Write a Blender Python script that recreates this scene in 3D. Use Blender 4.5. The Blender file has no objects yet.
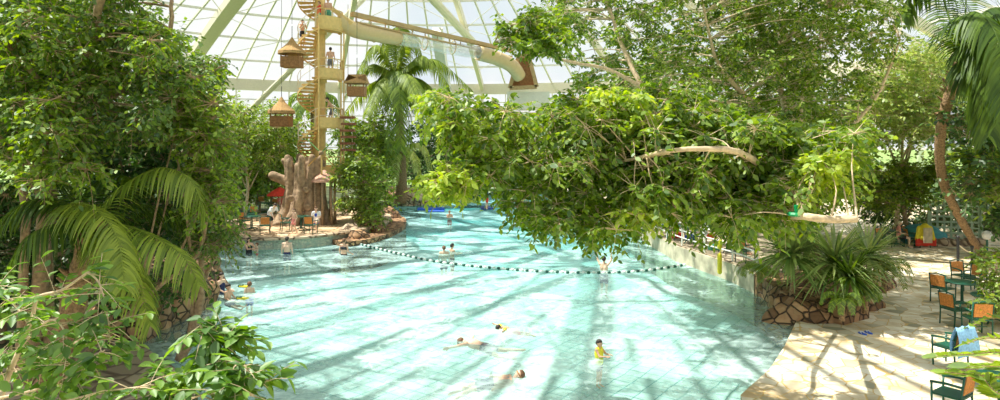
import bpy, math, random
import numpy as np
from mathutils import Vector, Matrix, noise as mnoise
C = bpy.context.scene.collection
PI = math.pi
# ---------------------------------------------------------------- camera, sky, sun, exposure
EYE = 5.0; FPX = 650.0; HZ = 145.0
cam_d = bpy.data.cameras.new('camera'); cam = bpy.data.objects.new('camera', cam_d); C.objects.link(cam)
cam.location = (0, 0, EYE); cam.rotation_euler = (PI/2, 0, 0)
cam_d.sensor_width = 36; cam_d.lens = 36*FPX/1000; cam_d.shift_y = -(200-HZ)/1000
cam_d.clip_end = 1500; cam_d.clip_start = .05
S = bpy.context.scene; S.camera = cam
S.view_settings.view_transform = 'Standard'; S.view_settings.look = 'None'
S.view_settings.gamma = 1; S.view_settings.use_curve_mapping = False
S.view_settings.exposure = 0.08
S.cycles.max_bounces = 7; S.cycles.diffuse_bounces = 4; S.cycles.transparent_max_bounces = 16
S.cycles.transmission_bounces = 4; S.cycles.glossy_bounces = 2
W = bpy.data.worlds.new('sky'); S.world = W; W.use_nodes = True
nt = W.node_tree; nt.nodes.clear()
wo = nt.nodes.new('ShaderNodeOutputWorld'); bg = nt.nodes.new('ShaderNodeBackground')
tc = nt.nodes.new('ShaderNodeTexCoord'); no = nt.nodes.new('ShaderNodeTexNoise'); cr = nt.nodes.new('ShaderNodeValToRGB')
no.inputs['Scale'].default_value = 3.0; no.inputs['Detail'].default_value = 5
cr.color_ramp.elements[0].position = .38; cr.color_ramp.elements[0].color = (.76, .84, .93, 1)
cr.color_ramp.elements[1].position = .56; cr.color_ramp.elements[1].color = (1, 1, 1, 1)
nt.links.new(tc.outputs['Generated'], no.inputs['Vector']); nt.links.new(no.outputs['Fac'], cr.inputs['Fac'])
nt.links.new(cr.outputs['Color'], bg.inputs['Color']); nt.links.new(bg.outputs[0], wo.inputs[0])
bg.inputs['Strength'].default_value = 1.0
SUN_DIR = Vector((11.8, -1.5, -24)).normalized()
sd = bpy.data.lights.new('sun', 'SUN'); sun = bpy.data.objects.new('sun', sd); C.objects.link(sun)
sd.energy = 8.0; sd.angle = math.radians(.6); sd.color = (1, .95, .86)
sun.rotation_euler = SUN_DIR.to_track_quat('-Z', 'Y').to_euler(); sun.location = (-20, 30, 40)

# ---------------------------------------------------------------- helpers
def G(x, y, z=0.0):
    """photo pixel on a horizontal level z -> point"""
    Y = FPX*(EYE-z)/(y-HZ); return Vector(((x-500)/FPX*Y, Y, z))
def P(x, y, Y):
    """photo pixel at distance Y -> point"""
    return Vector(((x-500)/FPX*Y, Y, EYE-(y-HZ)/FPX*Y))
def tag(o, label=None, cat=None, group=None, kind=None):
    if label: o['label'] = label
    if cat: o['category'] = cat
    if group: o['group'] = group
    if kind: o['kind'] = kind
    return o
def empty(name, loc=(0, 0, 0), rz=0.0, label=None, cat=None, group=None, kind=None):
    o = bpy.data.objects.new(name, None); C.objects.link(o); o.location = loc; o.rotation_euler = (0, 0, rz)
    o.empty_display_size = .1
    return tag(o, label, cat, group, kind)
def link_mesh(me, name, mat, parent=None, smooth=False):
    me.materials.append(mat)
    if smooth: me.polygons.foreach_set('use_smooth', [True]*len(me.polygons))
    o = bpy.data.objects.new(name, me); C.objects.link(o)
    if parent is not None: o.parent = parent
    return o
def dup(root, loc=None, rz=None, scale=None, label=None, group=None):
    def cp(o, par):
        c = o.copy(); C.objects.link(c); c.parent = par
        for ch in o.children: cp(ch, c)
        return c
    r = cp(root, None)
    if loc is not None: r.location = loc
    if rz is not None: r.rotation_euler = (0, 0, rz)
    if scale: r.scale = (scale,)*3
    if label: r['label'] = label
    if group: r['group'] = group
    return r
def frame_of(d):
    d = Vector(d).normalized()
    u = d.cross(Vector((0, 0, 1)) if abs(d.z) < .95 else Vector((1, 0, 0))).normalized()
    return d, u, u.cross(d).normalized()
class MB:
    def __init__(s): s.v = []; s.f = []
    def add(s, vs, fs):
        n = len(s.v); s.v += [tuple(a) for a in vs]; s.f += [tuple(i+n for i in f) for f in fs]; return s
    def box(s, c, size, rz=0.0, M=None):
        hx, hy, hz = size[0]/2, size[1]/2, size[2]/2
        vs = [Vector((x, y, z)) for x in (-hx, hx) for y in (-hy, hy) for z in (-hz, hz)]
        R = M if M is not None else Matrix.Rotation(rz, 3, 'Z')
        return s.add([R@v+Vector(c) for v in vs], [(0, 1, 3, 2), (4, 6, 7, 5), (0, 4, 5, 1), (2, 3, 7, 6), (0, 2, 6, 4), (1, 5, 7, 3)])
    def beam(s, a, b, w, h, up=(0, 0, 1)):
        a, b = Vector(a), Vector(b); d = (b-a); L = d.length; d.normalize()
        u = d.cross(Vector(up))
        if u.length < 1e-4: u = d.cross(Vector((1, 0, 0)))
        u.normalize(); n = u.cross(d)
        M = Matrix((u, d, n)).transposed()
        return s.box((a+b)/2, (w, L, h), M=M)
    def tube(s, pts, rad, n=8, cap=True, squash=1.0):
        pts = [Vector(p) for p in pts]
        if not hasattr(rad, '__len__'): rad = [rad]*len(pts)
        vs = []; fs = []; pu = None
        for i, p in enumerate(pts):
            d = (pts[min(i+1, len(pts)-1)]-pts[max(i-1, 0)])
            if d.length < 1e-7: d = Vector((0, 0, 1))
            d.normalize()
            if pu is None: _, u, w = frame_of(d)
            else:
                u = pu-d*pu.dot(d)
                if u.length < 1e-5: _, u, w = frame_of(d)
                u.normalize(); w = u.cross(d)
            pu = u
            for k in range(n):
                a = 2*PI*k/n; vs.append(p+(u*math.cos(a)+w*math.sin(a)*squash)*rad[i])
        for i in range(len(pts)-1):
            for k in range(n):
                k2 = (k+1) % n; fs.append((i*n+k, i*n+k2, (i+1)*n+k2, (i+1)*n+k))
        if cap:
            fs.append(tuple(range(n-1, -1, -1))); fs.append(tuple((len(pts)-1)*n+k for k in range(n)))
        return s.add(vs, fs)
    def lathe(s, c, prof, n=20, ang=(0, 2*PI)):
        c = Vector(c); full = abs(ang[1]-ang[0]-2*PI) < 1e-6; m = n if full else n+1; vs = []; fs = []
        for r, z in prof:
            for k in range(m):
                a = ang[0]+(ang[1]-ang[0])*k/n; vs.append(c+Vector((r*math.cos(a), r*math.sin(a), z)))
        for i in range(len(prof)-1):
            for k in range(n):
                k2 = (k+1) % m; fs.append((i*m+k, i*m+k2, (i+1)*m+k2, (i+1)*m+k))
        return s.add(vs, fs)
    def prism(s, poly, z0, z1):
        n = len(poly); vs = [(p[0], p[1], z0) for p in poly]+[(p[0], p[1], z1) for p in poly]
        fs = [tuple(range(n-1, -1, -1)), tuple(range(n, 2*n))]+[(i, (i+1) % n, n+(i+1) % n, n+i) for i in range(n)]
        return s.add(vs, fs)
    def capsule(s, a, b, ra, rb, n=10, m=3):
        a, b = Vector(a), Vector(b); d, u, w = frame_of(b-a if (b-a).length > 1e-6 else (0, 0, 1))
        pts = []; rad = []
        for i in range(m+1):
            t = PI/2*i/m; pts.append(a-d*ra*math.cos(t)); rad.append(max(ra*math.sin(t), 1e-4))
        for i in range(m+1):
            t = PI/2*i/m; pts.append(b+d*rb*math.sin(t)); rad.append(max(rb*math.cos(t), 1e-4))
        vs = []; fs = []
        for p, r in zip(pts, rad):
            for k in range(n):
                g = 2*PI*k/n; vs.append(p+(u*math.cos(g)+w*math.sin(g))*r)
        for i in range(len(pts)-1):
            for k in range(n):
                k2 = (k+1) % n; fs.append((i*n+k, (i+1)*n+k, (i+1)*n+k2, i*n+k2))
        fs.append(tuple(range(n))); fs.append(tuple((len(pts)-1)*n+k for k in range(n-1, -1, -1)))
        return s.add(vs, fs)
    def ball(s, c, r, n=10):
        r = Vector(r) if hasattr(r, '__len__') else Vector((r, r, r)); vs = []; fs = []; m = max(4, n//2)
        for i in range(m+1):
            t = PI*i/m
            for k in range(n):
                g = 2*PI*k/n
                vs.append((c[0]+r.x*max(math.sin(t), .001)*math.cos(g), c[1]+r.y*max(math.sin(t), .001)*math.sin(g), c[2]+r.z*math.cos(t)))
        for i in range(m):
            for k in range(n):
                k2 = (k+1) % n; fs.append((i*n+k, (i+1)*n+k, (i+1)*n+k2, i*n+k2))
        fs.append(tuple(range(n))); fs.append(tuple(m*n+k for k in range(n-1, -1, -1)))
        return s.add(vs, fs)
    def mesh(s, name):
        me = bpy.data.meshes.new(name); me.from_pydata([tuple(v) for v in s.v], [], s.f); me.update(); return me
    def build(s, name, mat, parent=None, smooth=False):
        return link_mesh(s.mesh(name), name, mat, parent, smooth)
def remesh(o, vox, smooth=2):
    m = o.modifiers.new('Remesh', 'REMESH'); m.mode = 'VOXEL'; m.voxel_size = vox; m.use_smooth_shade = True
    if smooth:
        s = o.modifiers.new('Smooth', 'SMOOTH'); s.factor = .5; s.iterations = smooth
    return o
def poly_mesh(V, K, name):
    """V: (N*K,3) float array, every K vertices one polygon"""
    V = np.asarray(V, dtype=np.float32).reshape(-1, 3); n = len(V)//K
    me = bpy.data.meshes.new(name); me.vertices.add(len(V)); me.vertices.foreach_set('co', V.ravel())
    me.loops.add(n*K); me.loops.foreach_set('vertex_index', np.arange(n*K, dtype=np.int32))
    me.polygons.add(n); me.polygons.foreach_set('loop_start', np.arange(0, n*K, K, dtype=np.int32))
    me.update(calc_edges=True); me.validate(); return me

# ---------------------------------------------------------------- materials
def mat(name):
    m = bpy.data.materials.new(name); m.use_nodes = True; t = m.node_tree
    b = t.nodes['Principled BSDF']; return m, t, b
def L(t, a, b): t.links.new(a, b)
def N(t, kind, **kw):
    n = t.nodes.new(kind)
    for k, v in kw.items():
        if k in n.inputs: n.inputs[k].default_value = v
        else: setattr(n, k, v)
    return n
def ramp(t, fac, stops):
    r = t.nodes.new('ShaderNodeValToRGB'); e = r.color_ramp.elements
    while len(e) < len(stops): e.new(.5)
    for i, (p, c) in enumerate(stops): e[i].position = p; e[i].color = (*c, 1)
    L(t, fac, r.inputs['Fac']); return r
def plain(name, col, rough=.6, metal=0.0, var=.12, scale=6.0, bump=0.0):
    m, t, b = mat(name); tx = N(t, 'ShaderNodeTexCoord'); n = N(t, 'ShaderNodeTexNoise', Scale=scale, Detail=4.0)
    L(t, tx.outputs['Object'], n.inputs['Vector'])
    r = ramp(t, n.outputs['Fac'], [(.3, tuple(c*(1-var) for c in col)), (.7, tuple(min(1, c*(1+var)) for c in col))])
    L(t, r.outputs['Color'], b.inputs['Base Color']); b.inputs['Roughness'].default_value = rough; b.inputs['Metallic'].default_value = metal
    if bump:
        bp = N(t, 'ShaderNodeBump', Strength=bump, Distance=.05); L(t, n.outputs['Fac'], bp.inputs['Height']); L(t, bp.outputs[0], b.inputs['Normal'])
    return m
def leafmat(name, dark, light, trans=.45, gloss=.05):
    m = bpy.data.materials.new(name); m.use_nodes = True; t = m.node_tree; t.nodes.clear()
    g = N(t, 'ShaderNodeNewGeometry'); o = N(t, 'ShaderNodeOutputMaterial')
    mid = tuple((a+b)/2 for a, b in zip(dark, light))
    r = ramp(t, g.outputs['Random Per Island'], [(0, dark), (.55, mid), (1, light)])
    d = N(t, 'ShaderNodeBsdfDiffuse'); tr = N(t, 'ShaderNodeBsdfTranslucent'); gl = N(t, 'ShaderNodeBsdfGlossy', Roughness=.5)
    gl.inputs['Color'].default_value = (.9, .95, .9, 1)
    hs = N(t, 'ShaderNodeHueSaturation', Hue=.485, Saturation=1.15, Value=1.5)
    L(t, r.outputs[0], d.inputs['Color']); L(t, r.outputs[0], hs.inputs['Color']); L(t, hs.outputs[0], tr.inputs['Color'])
    mx = N(t, 'ShaderNodeMixShader'); mx.inputs[0].default_value = trans; L(t, d.outputs[0], mx.inputs[1]); L(t, tr.outputs[0], mx.inputs[2])
    m2 = N(t, 'ShaderNodeMixShader'); m2.inputs[0].default_value = gloss; L(t, mx.outputs[0], m2.inputs[1]); L(t, gl.outputs[0], m2.inputs[2])
    L(t, m2.outputs[0], o.inputs[0]); return m
M = {}
M['steel_white'] = plain('white_painted_steel', (.80, .79, .70), .5, 0, .04)
M['steel_cream'] = plain('cream_painted_steel', (.76, .71, .57), .5, 0, .05)
M['tower_yellow'] = plain('ochre_yellow_paint', (.76, .53, .20), .5, 0, .10)
M['tread'] = plain('tread_wood', (.60, .37, .12), .6, 0, .2)
M['slide'] = plain('cream_slide_shell', (.66, .50, .26), .35, 0, .05)
M['brown_rail'] = plain('brown_beam', (.50, .34, .16), .6)
M['thatch'] = plain('thatch', (.46, .28, .11), .9, 0, .35, 25, .6)
M['hut_wood'] = plain('brown_hut_wood', (.34, .16, .06), .7, 0, .3, 12)
M['dark_wood'] = plain('dark_red_wood', (.26, .10, .05), .7, 0, .3, 12)
M['bark'] = plain('grey_brown_bark', (.36, .25, .15), .9, 0, .35, 14, .5)
M['pale_bark'] = plain('pale_bark', (.62, .48, .32), .85, 0, .25, 14, .4)
M['palm_bark'] = plain('fibrous_palm_bark', (.30, .19, .10), .95, 0, .5, 18, .8)
M['stump'] = plain('carved_stump', (.36, .25, .155), .85, 0, .4, 5, 1.0)
M['green_paint'] = plain('dark_green_paint', (.01, .10, .06), .35, 0, .1)
M['orange_fabric'] = plain('orange_woven_backrest', (.62, .25, .06), .8, 0, .3, 30)
M['black'] = plain('black_metal', (.02, .02, .022), .4)
M['white_rail'] = plain('white_rail_paint', (.82, .80, .74), .4, 0, .04)
M['skin'] = plain('skin', (.68, .40, .27), .55, 0, .06)
M['skin2'] = plain('lighter_skin', (.78, .52, .38), .55, 0, .06)
M['hair_dark'] = plain('dark_hair', (.03, .018, .012), .6, 0, .3, 30)
M['hair_brown'] = plain('brown_hair', (.16, .075, .035), .6, 0, .3, 30)
M['navy'] = plain('navy_cloth', (.01, .02, .10), .7)
M['black_cloth'] = plain('black_cloth', (.015, .015, .02), .7)
M['blue_cloth'] = plain('blue_cloth', (.02, .07, .50), .7)
M['grey_cloth'] = plain('grey_cloth', (.22, .22, .25), .8)
M['green_cloth'] = plain('green_cloth', (.10, .38, .27), .8)
M['red_cloth'] = plain('red_cloth', (.75, .05, .03), .8)
M['pink_cloth'] = plain('pink_cloth', (.80, .30, .28), .8)
M['white_cloth'] = plain('white_cloth', (.85, .85, .85), .8)
M['yellow'] = plain('yellow_plastic', (.90, .78, .03), .4, 0, .05)
M['towel_blue'] = plain('light_blue_towel', (.28, .55, .85), .95, 0, .2, 20)
M['yellow_cloth'] = plain('yellow_cloth', (.78, .66, .04), .8, 0, .15)
M['beige_cloth'] = plain('beige_cloth', (.62, .52, .36), .8, 0, .25)
M['teal_cloth'] = plain('teal_cover', (.06, .30, .34), .8, 0, .2)
M['float_blue'] = plain('blue_foam', (.01, .10, .62), .45)
M['float_navy'] = plain('dark_blue_foam', (.01, .04, .22), .45)
M['strap_green'] = plain('green_strap', (0, .30, .10), .5)
M['bead_dark'] = plain('dark_green_float', (.01, .10, .07), .4)
M['bead_white'] = plain('white_float', (.85, .88, .85), .4)
M['lattice'] = plain('pale_green_lattice', (.42, .55, .42), .7)
M['pink_thatch'] = plain('pinkish_thatch', (.62, .36, .26), .9, 0, .3, 20, .5)
M['green_vane'] = plain('green_vane', (.22, .42, .14), .6)
M['teal_parasol'] = plain('teal_parasol', (.05, .42, .38), .7)
M['terracotta'] = plain('terracotta', (.45, .22, .12), .8)
M['concrete'] = plain('pale_render', (.50, .46, .33), .85, 0, .40, 2.0, .4)
M['soil'] = plain('dark_soil', (.10, .065, .035), .95, 0, .3, 3)
M['moss'] = plain('undergrowth_soil', (.07, .085, .03), .95, 0, .4, 2)
LF = dict(
 big=leafmat('ficus_leaf', (.05, .13, .015), (.28, .41, .04), .5),
 bright=leafmat('yellow_green_ficus_leaf', (.20, .34, .03), (.52, .62, .10), .5),  # lighter, yellower leaf colour for some clumps of the big ficus
 left=leafmat('dark_ficus_leaf', (.03, .09, .015), (.22, .36, .04), .42, .07),
 mid=leafmat('mid_green_leaf', (.08, .16, .02), (.32, .45, .06), .45),
 pale=leafmat('pale_leaf', (.16, .28, .05), (.50, .58, .17), .45),
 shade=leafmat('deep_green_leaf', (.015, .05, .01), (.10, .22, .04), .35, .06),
 fore=leafmat('glossy_leaf', (.05, .14, .02), (.20, .36, .05), .45, .06),
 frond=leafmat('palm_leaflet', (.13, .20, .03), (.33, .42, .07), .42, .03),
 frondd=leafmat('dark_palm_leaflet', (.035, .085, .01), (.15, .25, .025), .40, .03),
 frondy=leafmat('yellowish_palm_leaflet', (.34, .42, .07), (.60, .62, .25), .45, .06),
 strap=leafmat('strap_leaf', (.10, .20, .04), (.46, .54, .18), .4, .09),
 dry=leafmat('dry_frond', (.30, .20, .09), (.50, .36, .16), .3, .04))
# ---------------------------------------------------------------- setting materials
def mk_glass():
    m = bpy.data.materials.new('dome_glass'); m.use_nodes = True; t = m.node_tree; t.nodes.clear()
    o = N(t, 'ShaderNodeOutputMaterial'); tr = N(t, 'ShaderNodeBsdfTransparent'); gl = N(t, 'ShaderNodeBsdfGlossy', Roughness=.05)
    tr.inputs['Color'].default_value = (.96, .98, .97, 1)
    mx = N(t, 'ShaderNodeMixShader'); mx.inputs[0].default_value = .05
    L(t, tr.outputs[0], mx.inputs[1]); L(t, gl.outputs[0], mx.inputs[2]); L(t, mx.outputs[0], o.inputs[0]); return m
def mk_water():
    m = bpy.data.materials.new('pool_water'); m.use_nodes = True; t = m.node_tree; t.nodes.clear()
    o = N(t, 'ShaderNodeOutputMaterial'); tc = N(t, 'ShaderNodeTexCoord')
    sep = N(t, 'ShaderNodeSeparateXYZ'); L(t, tc.outputs['Object'], sep.inputs[0])
    # water over the shallow end is nearly clear, over the deep end a stronger turquoise
    mr = N(t, 'ShaderNodeMapRange'); mr.inputs[1].default_value = 12; mr.inputs[2].default_value = 62; L(t, sep.outputs['Y'], mr.inputs[0])
    r = ramp(t, mr.outputs[0], [(0, (.80, .925, .91)), (.35, (.66, .90, .89)), (1, (.28, .74, .78))])
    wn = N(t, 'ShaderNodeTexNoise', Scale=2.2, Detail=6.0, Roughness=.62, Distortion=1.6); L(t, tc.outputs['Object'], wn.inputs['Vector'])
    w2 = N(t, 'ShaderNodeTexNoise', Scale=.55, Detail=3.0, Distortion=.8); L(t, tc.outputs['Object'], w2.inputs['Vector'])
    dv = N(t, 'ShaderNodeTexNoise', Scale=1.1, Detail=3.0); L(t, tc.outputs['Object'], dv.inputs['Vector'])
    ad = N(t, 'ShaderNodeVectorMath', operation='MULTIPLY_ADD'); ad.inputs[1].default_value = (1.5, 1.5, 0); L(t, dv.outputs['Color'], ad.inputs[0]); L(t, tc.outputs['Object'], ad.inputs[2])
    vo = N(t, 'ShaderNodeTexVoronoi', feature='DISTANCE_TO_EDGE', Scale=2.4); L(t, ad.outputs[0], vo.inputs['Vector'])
    caustic_web = N(t, 'ShaderNodeMapRange'); caustic_web.inputs[1].default_value = .02; caustic_web.inputs[2].default_value = .16; caustic_web.inputs[3].default_value = .62; caustic_web.inputs[4].default_value = .42; L(t, vo.outputs['Distance'], caustic_web.inputs[0])  # bright filaments of sun caustics, painted into the surface along cell edges
    av = N(t, 'ShaderNodeMath', operation='ADD'); L(t, wn.outputs['Fac'], av.inputs[0]); L(t, caustic_web.outputs[0], av.inputs[1])
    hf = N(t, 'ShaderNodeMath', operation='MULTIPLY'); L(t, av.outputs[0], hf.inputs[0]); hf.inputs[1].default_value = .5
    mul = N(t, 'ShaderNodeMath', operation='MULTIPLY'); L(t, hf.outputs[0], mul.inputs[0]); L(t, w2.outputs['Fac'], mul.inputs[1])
    f = N(t, 'ShaderNodeMapRange'); f.inputs[1].default_value = .20; f.inputs[2].default_value = .38; f.inputs[3].default_value = .12; f.inputs[4].default_value = .75  # pale diffuse share: aerated water together with the painted caustic light
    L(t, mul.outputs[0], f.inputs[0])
    tr = N(t, 'ShaderNodeBsdfTransparent'); L(t, r.outputs[0], tr.inputs[0])
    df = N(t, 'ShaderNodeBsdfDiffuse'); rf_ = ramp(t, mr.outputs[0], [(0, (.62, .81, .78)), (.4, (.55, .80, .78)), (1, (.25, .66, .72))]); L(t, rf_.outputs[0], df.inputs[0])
    gl = N(t, 'ShaderNodeBsdfGlossy', Roughness=.12)
    bp = N(t, 'ShaderNodeBump', Strength=.5, Distance=.12); L(t, wn.outputs['Fac'], bp.inputs['Height']); L(t, bp.outputs[0], gl.inputs['Normal'])
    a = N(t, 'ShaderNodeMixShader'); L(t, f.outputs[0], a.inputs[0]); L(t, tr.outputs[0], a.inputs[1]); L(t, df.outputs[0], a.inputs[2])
    b = N(t, 'ShaderNodeMixShader'); b.inputs[0].default_value = .07; L(t, a.outputs[0], b.inputs[1]); L(t, gl.outputs[0], b.inputs[2])
    L(t, b.outputs[0], o.inputs[0]); return m
def mk_pooltile():
    m, t, b = mat('pool_tile'); tc = N(t, 'ShaderNodeTexCoord'); mp = N(t, 'ShaderNodeMapping'); mp.inputs['Rotation'].default_value = (0, 0, .62)
    L(t, tc.outputs['Object'], mp.inputs['Vector'])
    dn = N(t, 'ShaderNodeTexNoise', Scale=1.4, Detail=2.0); L(t, tc.outputs['Object'], dn.inputs['Vector'])
    ad = N(t, 'ShaderNodeVectorMath', operation='MULTIPLY_ADD'); ad.inputs[1].default_value = (.12, .12, .12)
    L(t, dn.outputs['Color'], ad.inputs[0]); L(t, mp.outputs[0], ad.inputs[2])
    br = N(t, 'ShaderNodeTexBrick', offset=0.0); br.inputs['Scale'].default_value = 1
    br.inputs['Brick Width'].default_value = .45; br.inputs['Row Height'].default_value = .45; br.inputs['Mortar Size'].default_value = .015
    br.inputs['Color1'].default_value = (.72, .81, .78, 1); br.inputs['Color2'].default_value = (.64, .75, .72, 1); br.inputs['Mortar'].default_value = (.20, .42, .42, 1)
    L(t, ad.outputs[0], br.inputs['Vector']); L(t, br.outputs[0], b.inputs['Base Color']); b.inputs['Roughness'].default_value = .5; return m
def mk_paving():
    m, t, b = mat('crazy_paving'); tc = N(t, 'ShaderNodeTexCoord')
    v = N(t, 'ShaderNodeTexVoronoi', Scale=2.7); L(t, tc.outputs['Object'], v.inputs['Vector'])
    e = N(t, 'ShaderNodeTexVoronoi', feature='DISTANCE_TO_EDGE', Scale=2.7); L(t, tc.outputs['Object'], e.inputs['Vector'])
    sp = N(t, 'ShaderNodeSeparateColor'); L(t, v.outputs['Color'], sp.inputs[0])
    c = ramp(t, sp.outputs[0], [(0, (.30, .29, .20)), (.12, (.52, .47, .34)), (.3, (.78, .70, .54)), (.7, (.86, .81, .68)), (1, (.72, .60, .40))])
    n = N(t, 'ShaderNodeTexNoise', Scale=.9, Detail=5.0); L(t, tc.outputs['Object'], n.inputs['Vector'])
    st = ramp(t, n.outputs['Fac'], [(.35, (.62, .50, .34)), (.55, (1, 1, 1))])
    mu = N(t, 'ShaderNodeMix', data_type='RGBA', blend_type='MULTIPLY'); mu.inputs[0].default_value = .8; L(t, c.outputs[0], mu.inputs[6]); L(t, st.outputs[0], mu.inputs[7])
    j = N(t, 'ShaderNodeMapRange'); j.inputs[1].default_value = .015; j.inputs[2].default_value = .045; L(t, e.outputs['Distance'], j.inputs[0])
    mx = N(t, 'ShaderNodeMix', data_type='RGBA'); L(t, j.outputs[0], mx.inputs[0]); mx.inputs[6].default_value = (.62, .42, .16, 1); L(t, mu.outputs[2], mx.inputs[7])
    L(t, mx.outputs[2], b.inputs['Base Color']); b.inputs['Roughness'].default_value = .65
    bp = N(t, 'ShaderNodeBump', Strength=.4, Distance=.02); L(t, j.outputs[0], bp.inputs['Height']); L(t, bp.outputs[0], b.inputs['Normal']); return m
def mk_flag(name, c1, c2, joint, scale, rot=0):
    m, t, b = mat(name); tc = N(t, 'ShaderNodeTexCoord')
    v = N(t, 'ShaderNodeTexVoronoi', Scale=scale); L(t, tc.outputs['Object'], v.inputs['Vector'])
    e = N(t, 'ShaderNodeTexVoronoi', feature='DISTANCE_TO_EDGE', Scale=scale); L(t, tc.outputs['Object'], e.inputs['Vector'])
    sp = N(t, 'ShaderNodeSeparateColor'); L(t, v.outputs['Color'], sp.inputs[0])
    c = ramp(t, sp.outputs[0], [(0, c1), (1, c2)])
    j = N(t, 'ShaderNodeMapRange'); j.inputs[1].default_value = .02; j.inputs[2].default_value = .09; L(t, e.outputs['Distance'], j.inputs[0])
    mx = N(t, 'ShaderNodeMix', data_type='RGBA'); L(t, j.outputs[0], mx.inputs[0]); mx.inputs[6].default_value = (*joint, 1); L(t, c.outputs[0], mx.inputs[7])
    L(t, mx.outputs[2], b.inputs['Base Color']); b.inputs['Roughness'].default_value = .75
    bp = N(t, 'ShaderNodeBump', Strength=.9, Distance=.06); L(t, j.outputs[0], bp.inputs['Height']); L(t, bp.outputs[0], b.inputs['Normal']); return m
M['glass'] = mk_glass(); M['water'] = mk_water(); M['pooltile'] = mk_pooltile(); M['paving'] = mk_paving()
M['rock_brown'] = mk_flag('brown_rock', (.16, .08, .035), (.52, .30, .15), (.05, .028, .015), 3.2)
M['rock_pale'] = mk_flag('pale_rock', (.38, .28, .17), (.70, .54, .38), (.16, .10, .06), 1.6)
M['deck_tan'] = mk_flag('terracotta_flags', (.55, .34, .18), (.74, .56, .36), (.34, .22, .12), 1.4)
M['deck_grey'] = mk_flag('grey_brown_flags', (.36, .29, .20), (.55, .46, .33), (.20, .15, .10), 1.8)
M['grass'] = plain('meadow_grass', (.24, .36, .10), .95, 0, .3, .2)
def mk_clear():
    m = bpy.data.materials.new('clear_tube'); m.use_nodes = True; t = m.node_tree; t.nodes.clear()
    o = N(t, 'ShaderNodeOutputMaterial'); tr = N(t, 'ShaderNodeBsdfTransparent'); gl = N(t, 'ShaderNodeBsdfGlossy', Roughness=.1); df = N(t, 'ShaderNodeBsdfDiffuse')
    df.inputs[0].default_value = (.85, .88, .86, 1)
    a = N(t, 'ShaderNodeMixShader'); a.inputs[0].default_value = .14; L(t, tr.outputs[0], a.inputs[1]); L(t, df.outputs[0], a.inputs[2])
    b = N(t, 'ShaderNodeMixShader'); b.inputs[0].default_value = .08; L(t, a.outputs[0], b.inputs[1]); L(t, gl.outputs[0], b.inputs[2]); L(t, b.outputs[0], o.inputs[0]); return m
M['clear'] = mk_clear()

# ---------------------------------------------------------------- ground, pool, banks
def struct(name, mb, m, parent=None, smooth=False):
    o = mb.build(name, m, parent, smooth)
    if parent is None: o['kind'] = 'structure'
    return o
DCX, DCY, DR = -6.0, 36.0, 44.0; DZ0, DZ1 = 12.4, 22.2
mb = MB()
ring = [(DCX+r*math.cos(2*PI*k/96), DCY+r*math.sin(2*PI*k/96), z) for r, z in ((DR-.3, 0.02), (160, 0.0), (900, -1)) for k in range(96)]
mb.add(ring, [(j*96+k, j*96+(k+1) % 96, (j+1)*96+(k+1) % 96, (j+1)*96+k) for j in range(2) for k in range(96)])
struct('ground', mb, M['grass'])
struct('pool_floor', MB().add([(-24, 4, -.75), (14, 4, -.75), (14, 30, -1.25), (14, 80, -2.2), (-24, 80, -2.2), (-24, 30, -1.25)], [(0, 1, 2, 5), (5, 2, 3, 4)]), M['pooltile'])
# water surface, gently rippled
wm = MB(); nx, ny = 150, 260
vs = []
for j in range(ny+1):
    for i in range(nx+1):
        x = -24+38*i/nx; y = 4+76*j/ny
        z = .022*mnoise.noise(Vector((x*.9, y*.9, 0)))+.012*mnoise.noise(Vector((x*2.3, y*2.3, 4)))
        vs.append((x, y, z))
wm.add(vs, [(j*(nx+1)+i, j*(nx+1)+i+1, (j+1)*(nx+1)+i+1, (j+1)*(nx+1)+i) for j in range(ny) for i in range(nx)])
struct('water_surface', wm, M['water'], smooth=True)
BOT = -2.3
lb = [(-5.0, 9), (-5.9, 12.7), (-6.5, 13.6), (-8.9, 16), (-9.6, 20.3), (-10.2, 22.4), (-12.8, 27.5), (-17, 33), (-20, 42), (-18, 48), (-13, 50), (-8.6, 51.5), (-8.4, 58), (-8, 72), (3, 74), (3, 79.6), (-18, 79), (-38, 66), (-49, 46), (-49, 24), (-40, 7), (-20, -4), (-5, -7.5), (-5.2, 2)]
struct('bank_left', MB().prism(lb[::-1], BOT, .12), M['moss'])
rb = [(4.2, 10.5), (4.7, 12.7), (5.9, 14.2), (6.95, 15.85), (8.2, 18), (8.7, 19.8), (8.7, 21.7), (8.6, 23.5), (7.7, 27.8), (7.5, 33.5), (8.5, 46), (4.2, 69), (3, 74.5), (3, 79.6), (10, 77), (26, 67), (36, 49), (37.5, 33), (33, 16), (22, 3), (6, -7), (3.5, -7)]
struct('paving', MB().prism(rb, BOT, .12), M['paving'])
tr_ = [(7.55, 28), (7.4, 33.4), (8.4, 46), (9, 50), (13, 50), (13.2, 30), (12.2, 26), (11.2, 23.6), (10.5, 22.6), (8.55, 21.9), (8.45, 23.8)]
struct('terrace_wall', MB().prism(tr_[::-1], -1.5, .66), M['concrete'])
struct('terrace_floor', MB().prism([(x+(.08 if x < 9 else -.05), y) for x, y in tr_[::-1]], .66, .70), M['deck_grey'])
struct('near_bank', MB().prism([(-5.1, -7.4), (3.6, -7.4), (4.3, 10.6), (2, 9.6), (-2, 9.2), (-5.1, 9.4)], BOT, .118), M['paving'])
struct('left_deck', MB().prism([(-5.05, 9), (-5.95, 12.7), (-6.55, 13.6), (-8.95, 16), (-11, 16.3), (-12, 14), (-11, 8)][::-1], .115, .17), M['deck_grey'])
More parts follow.
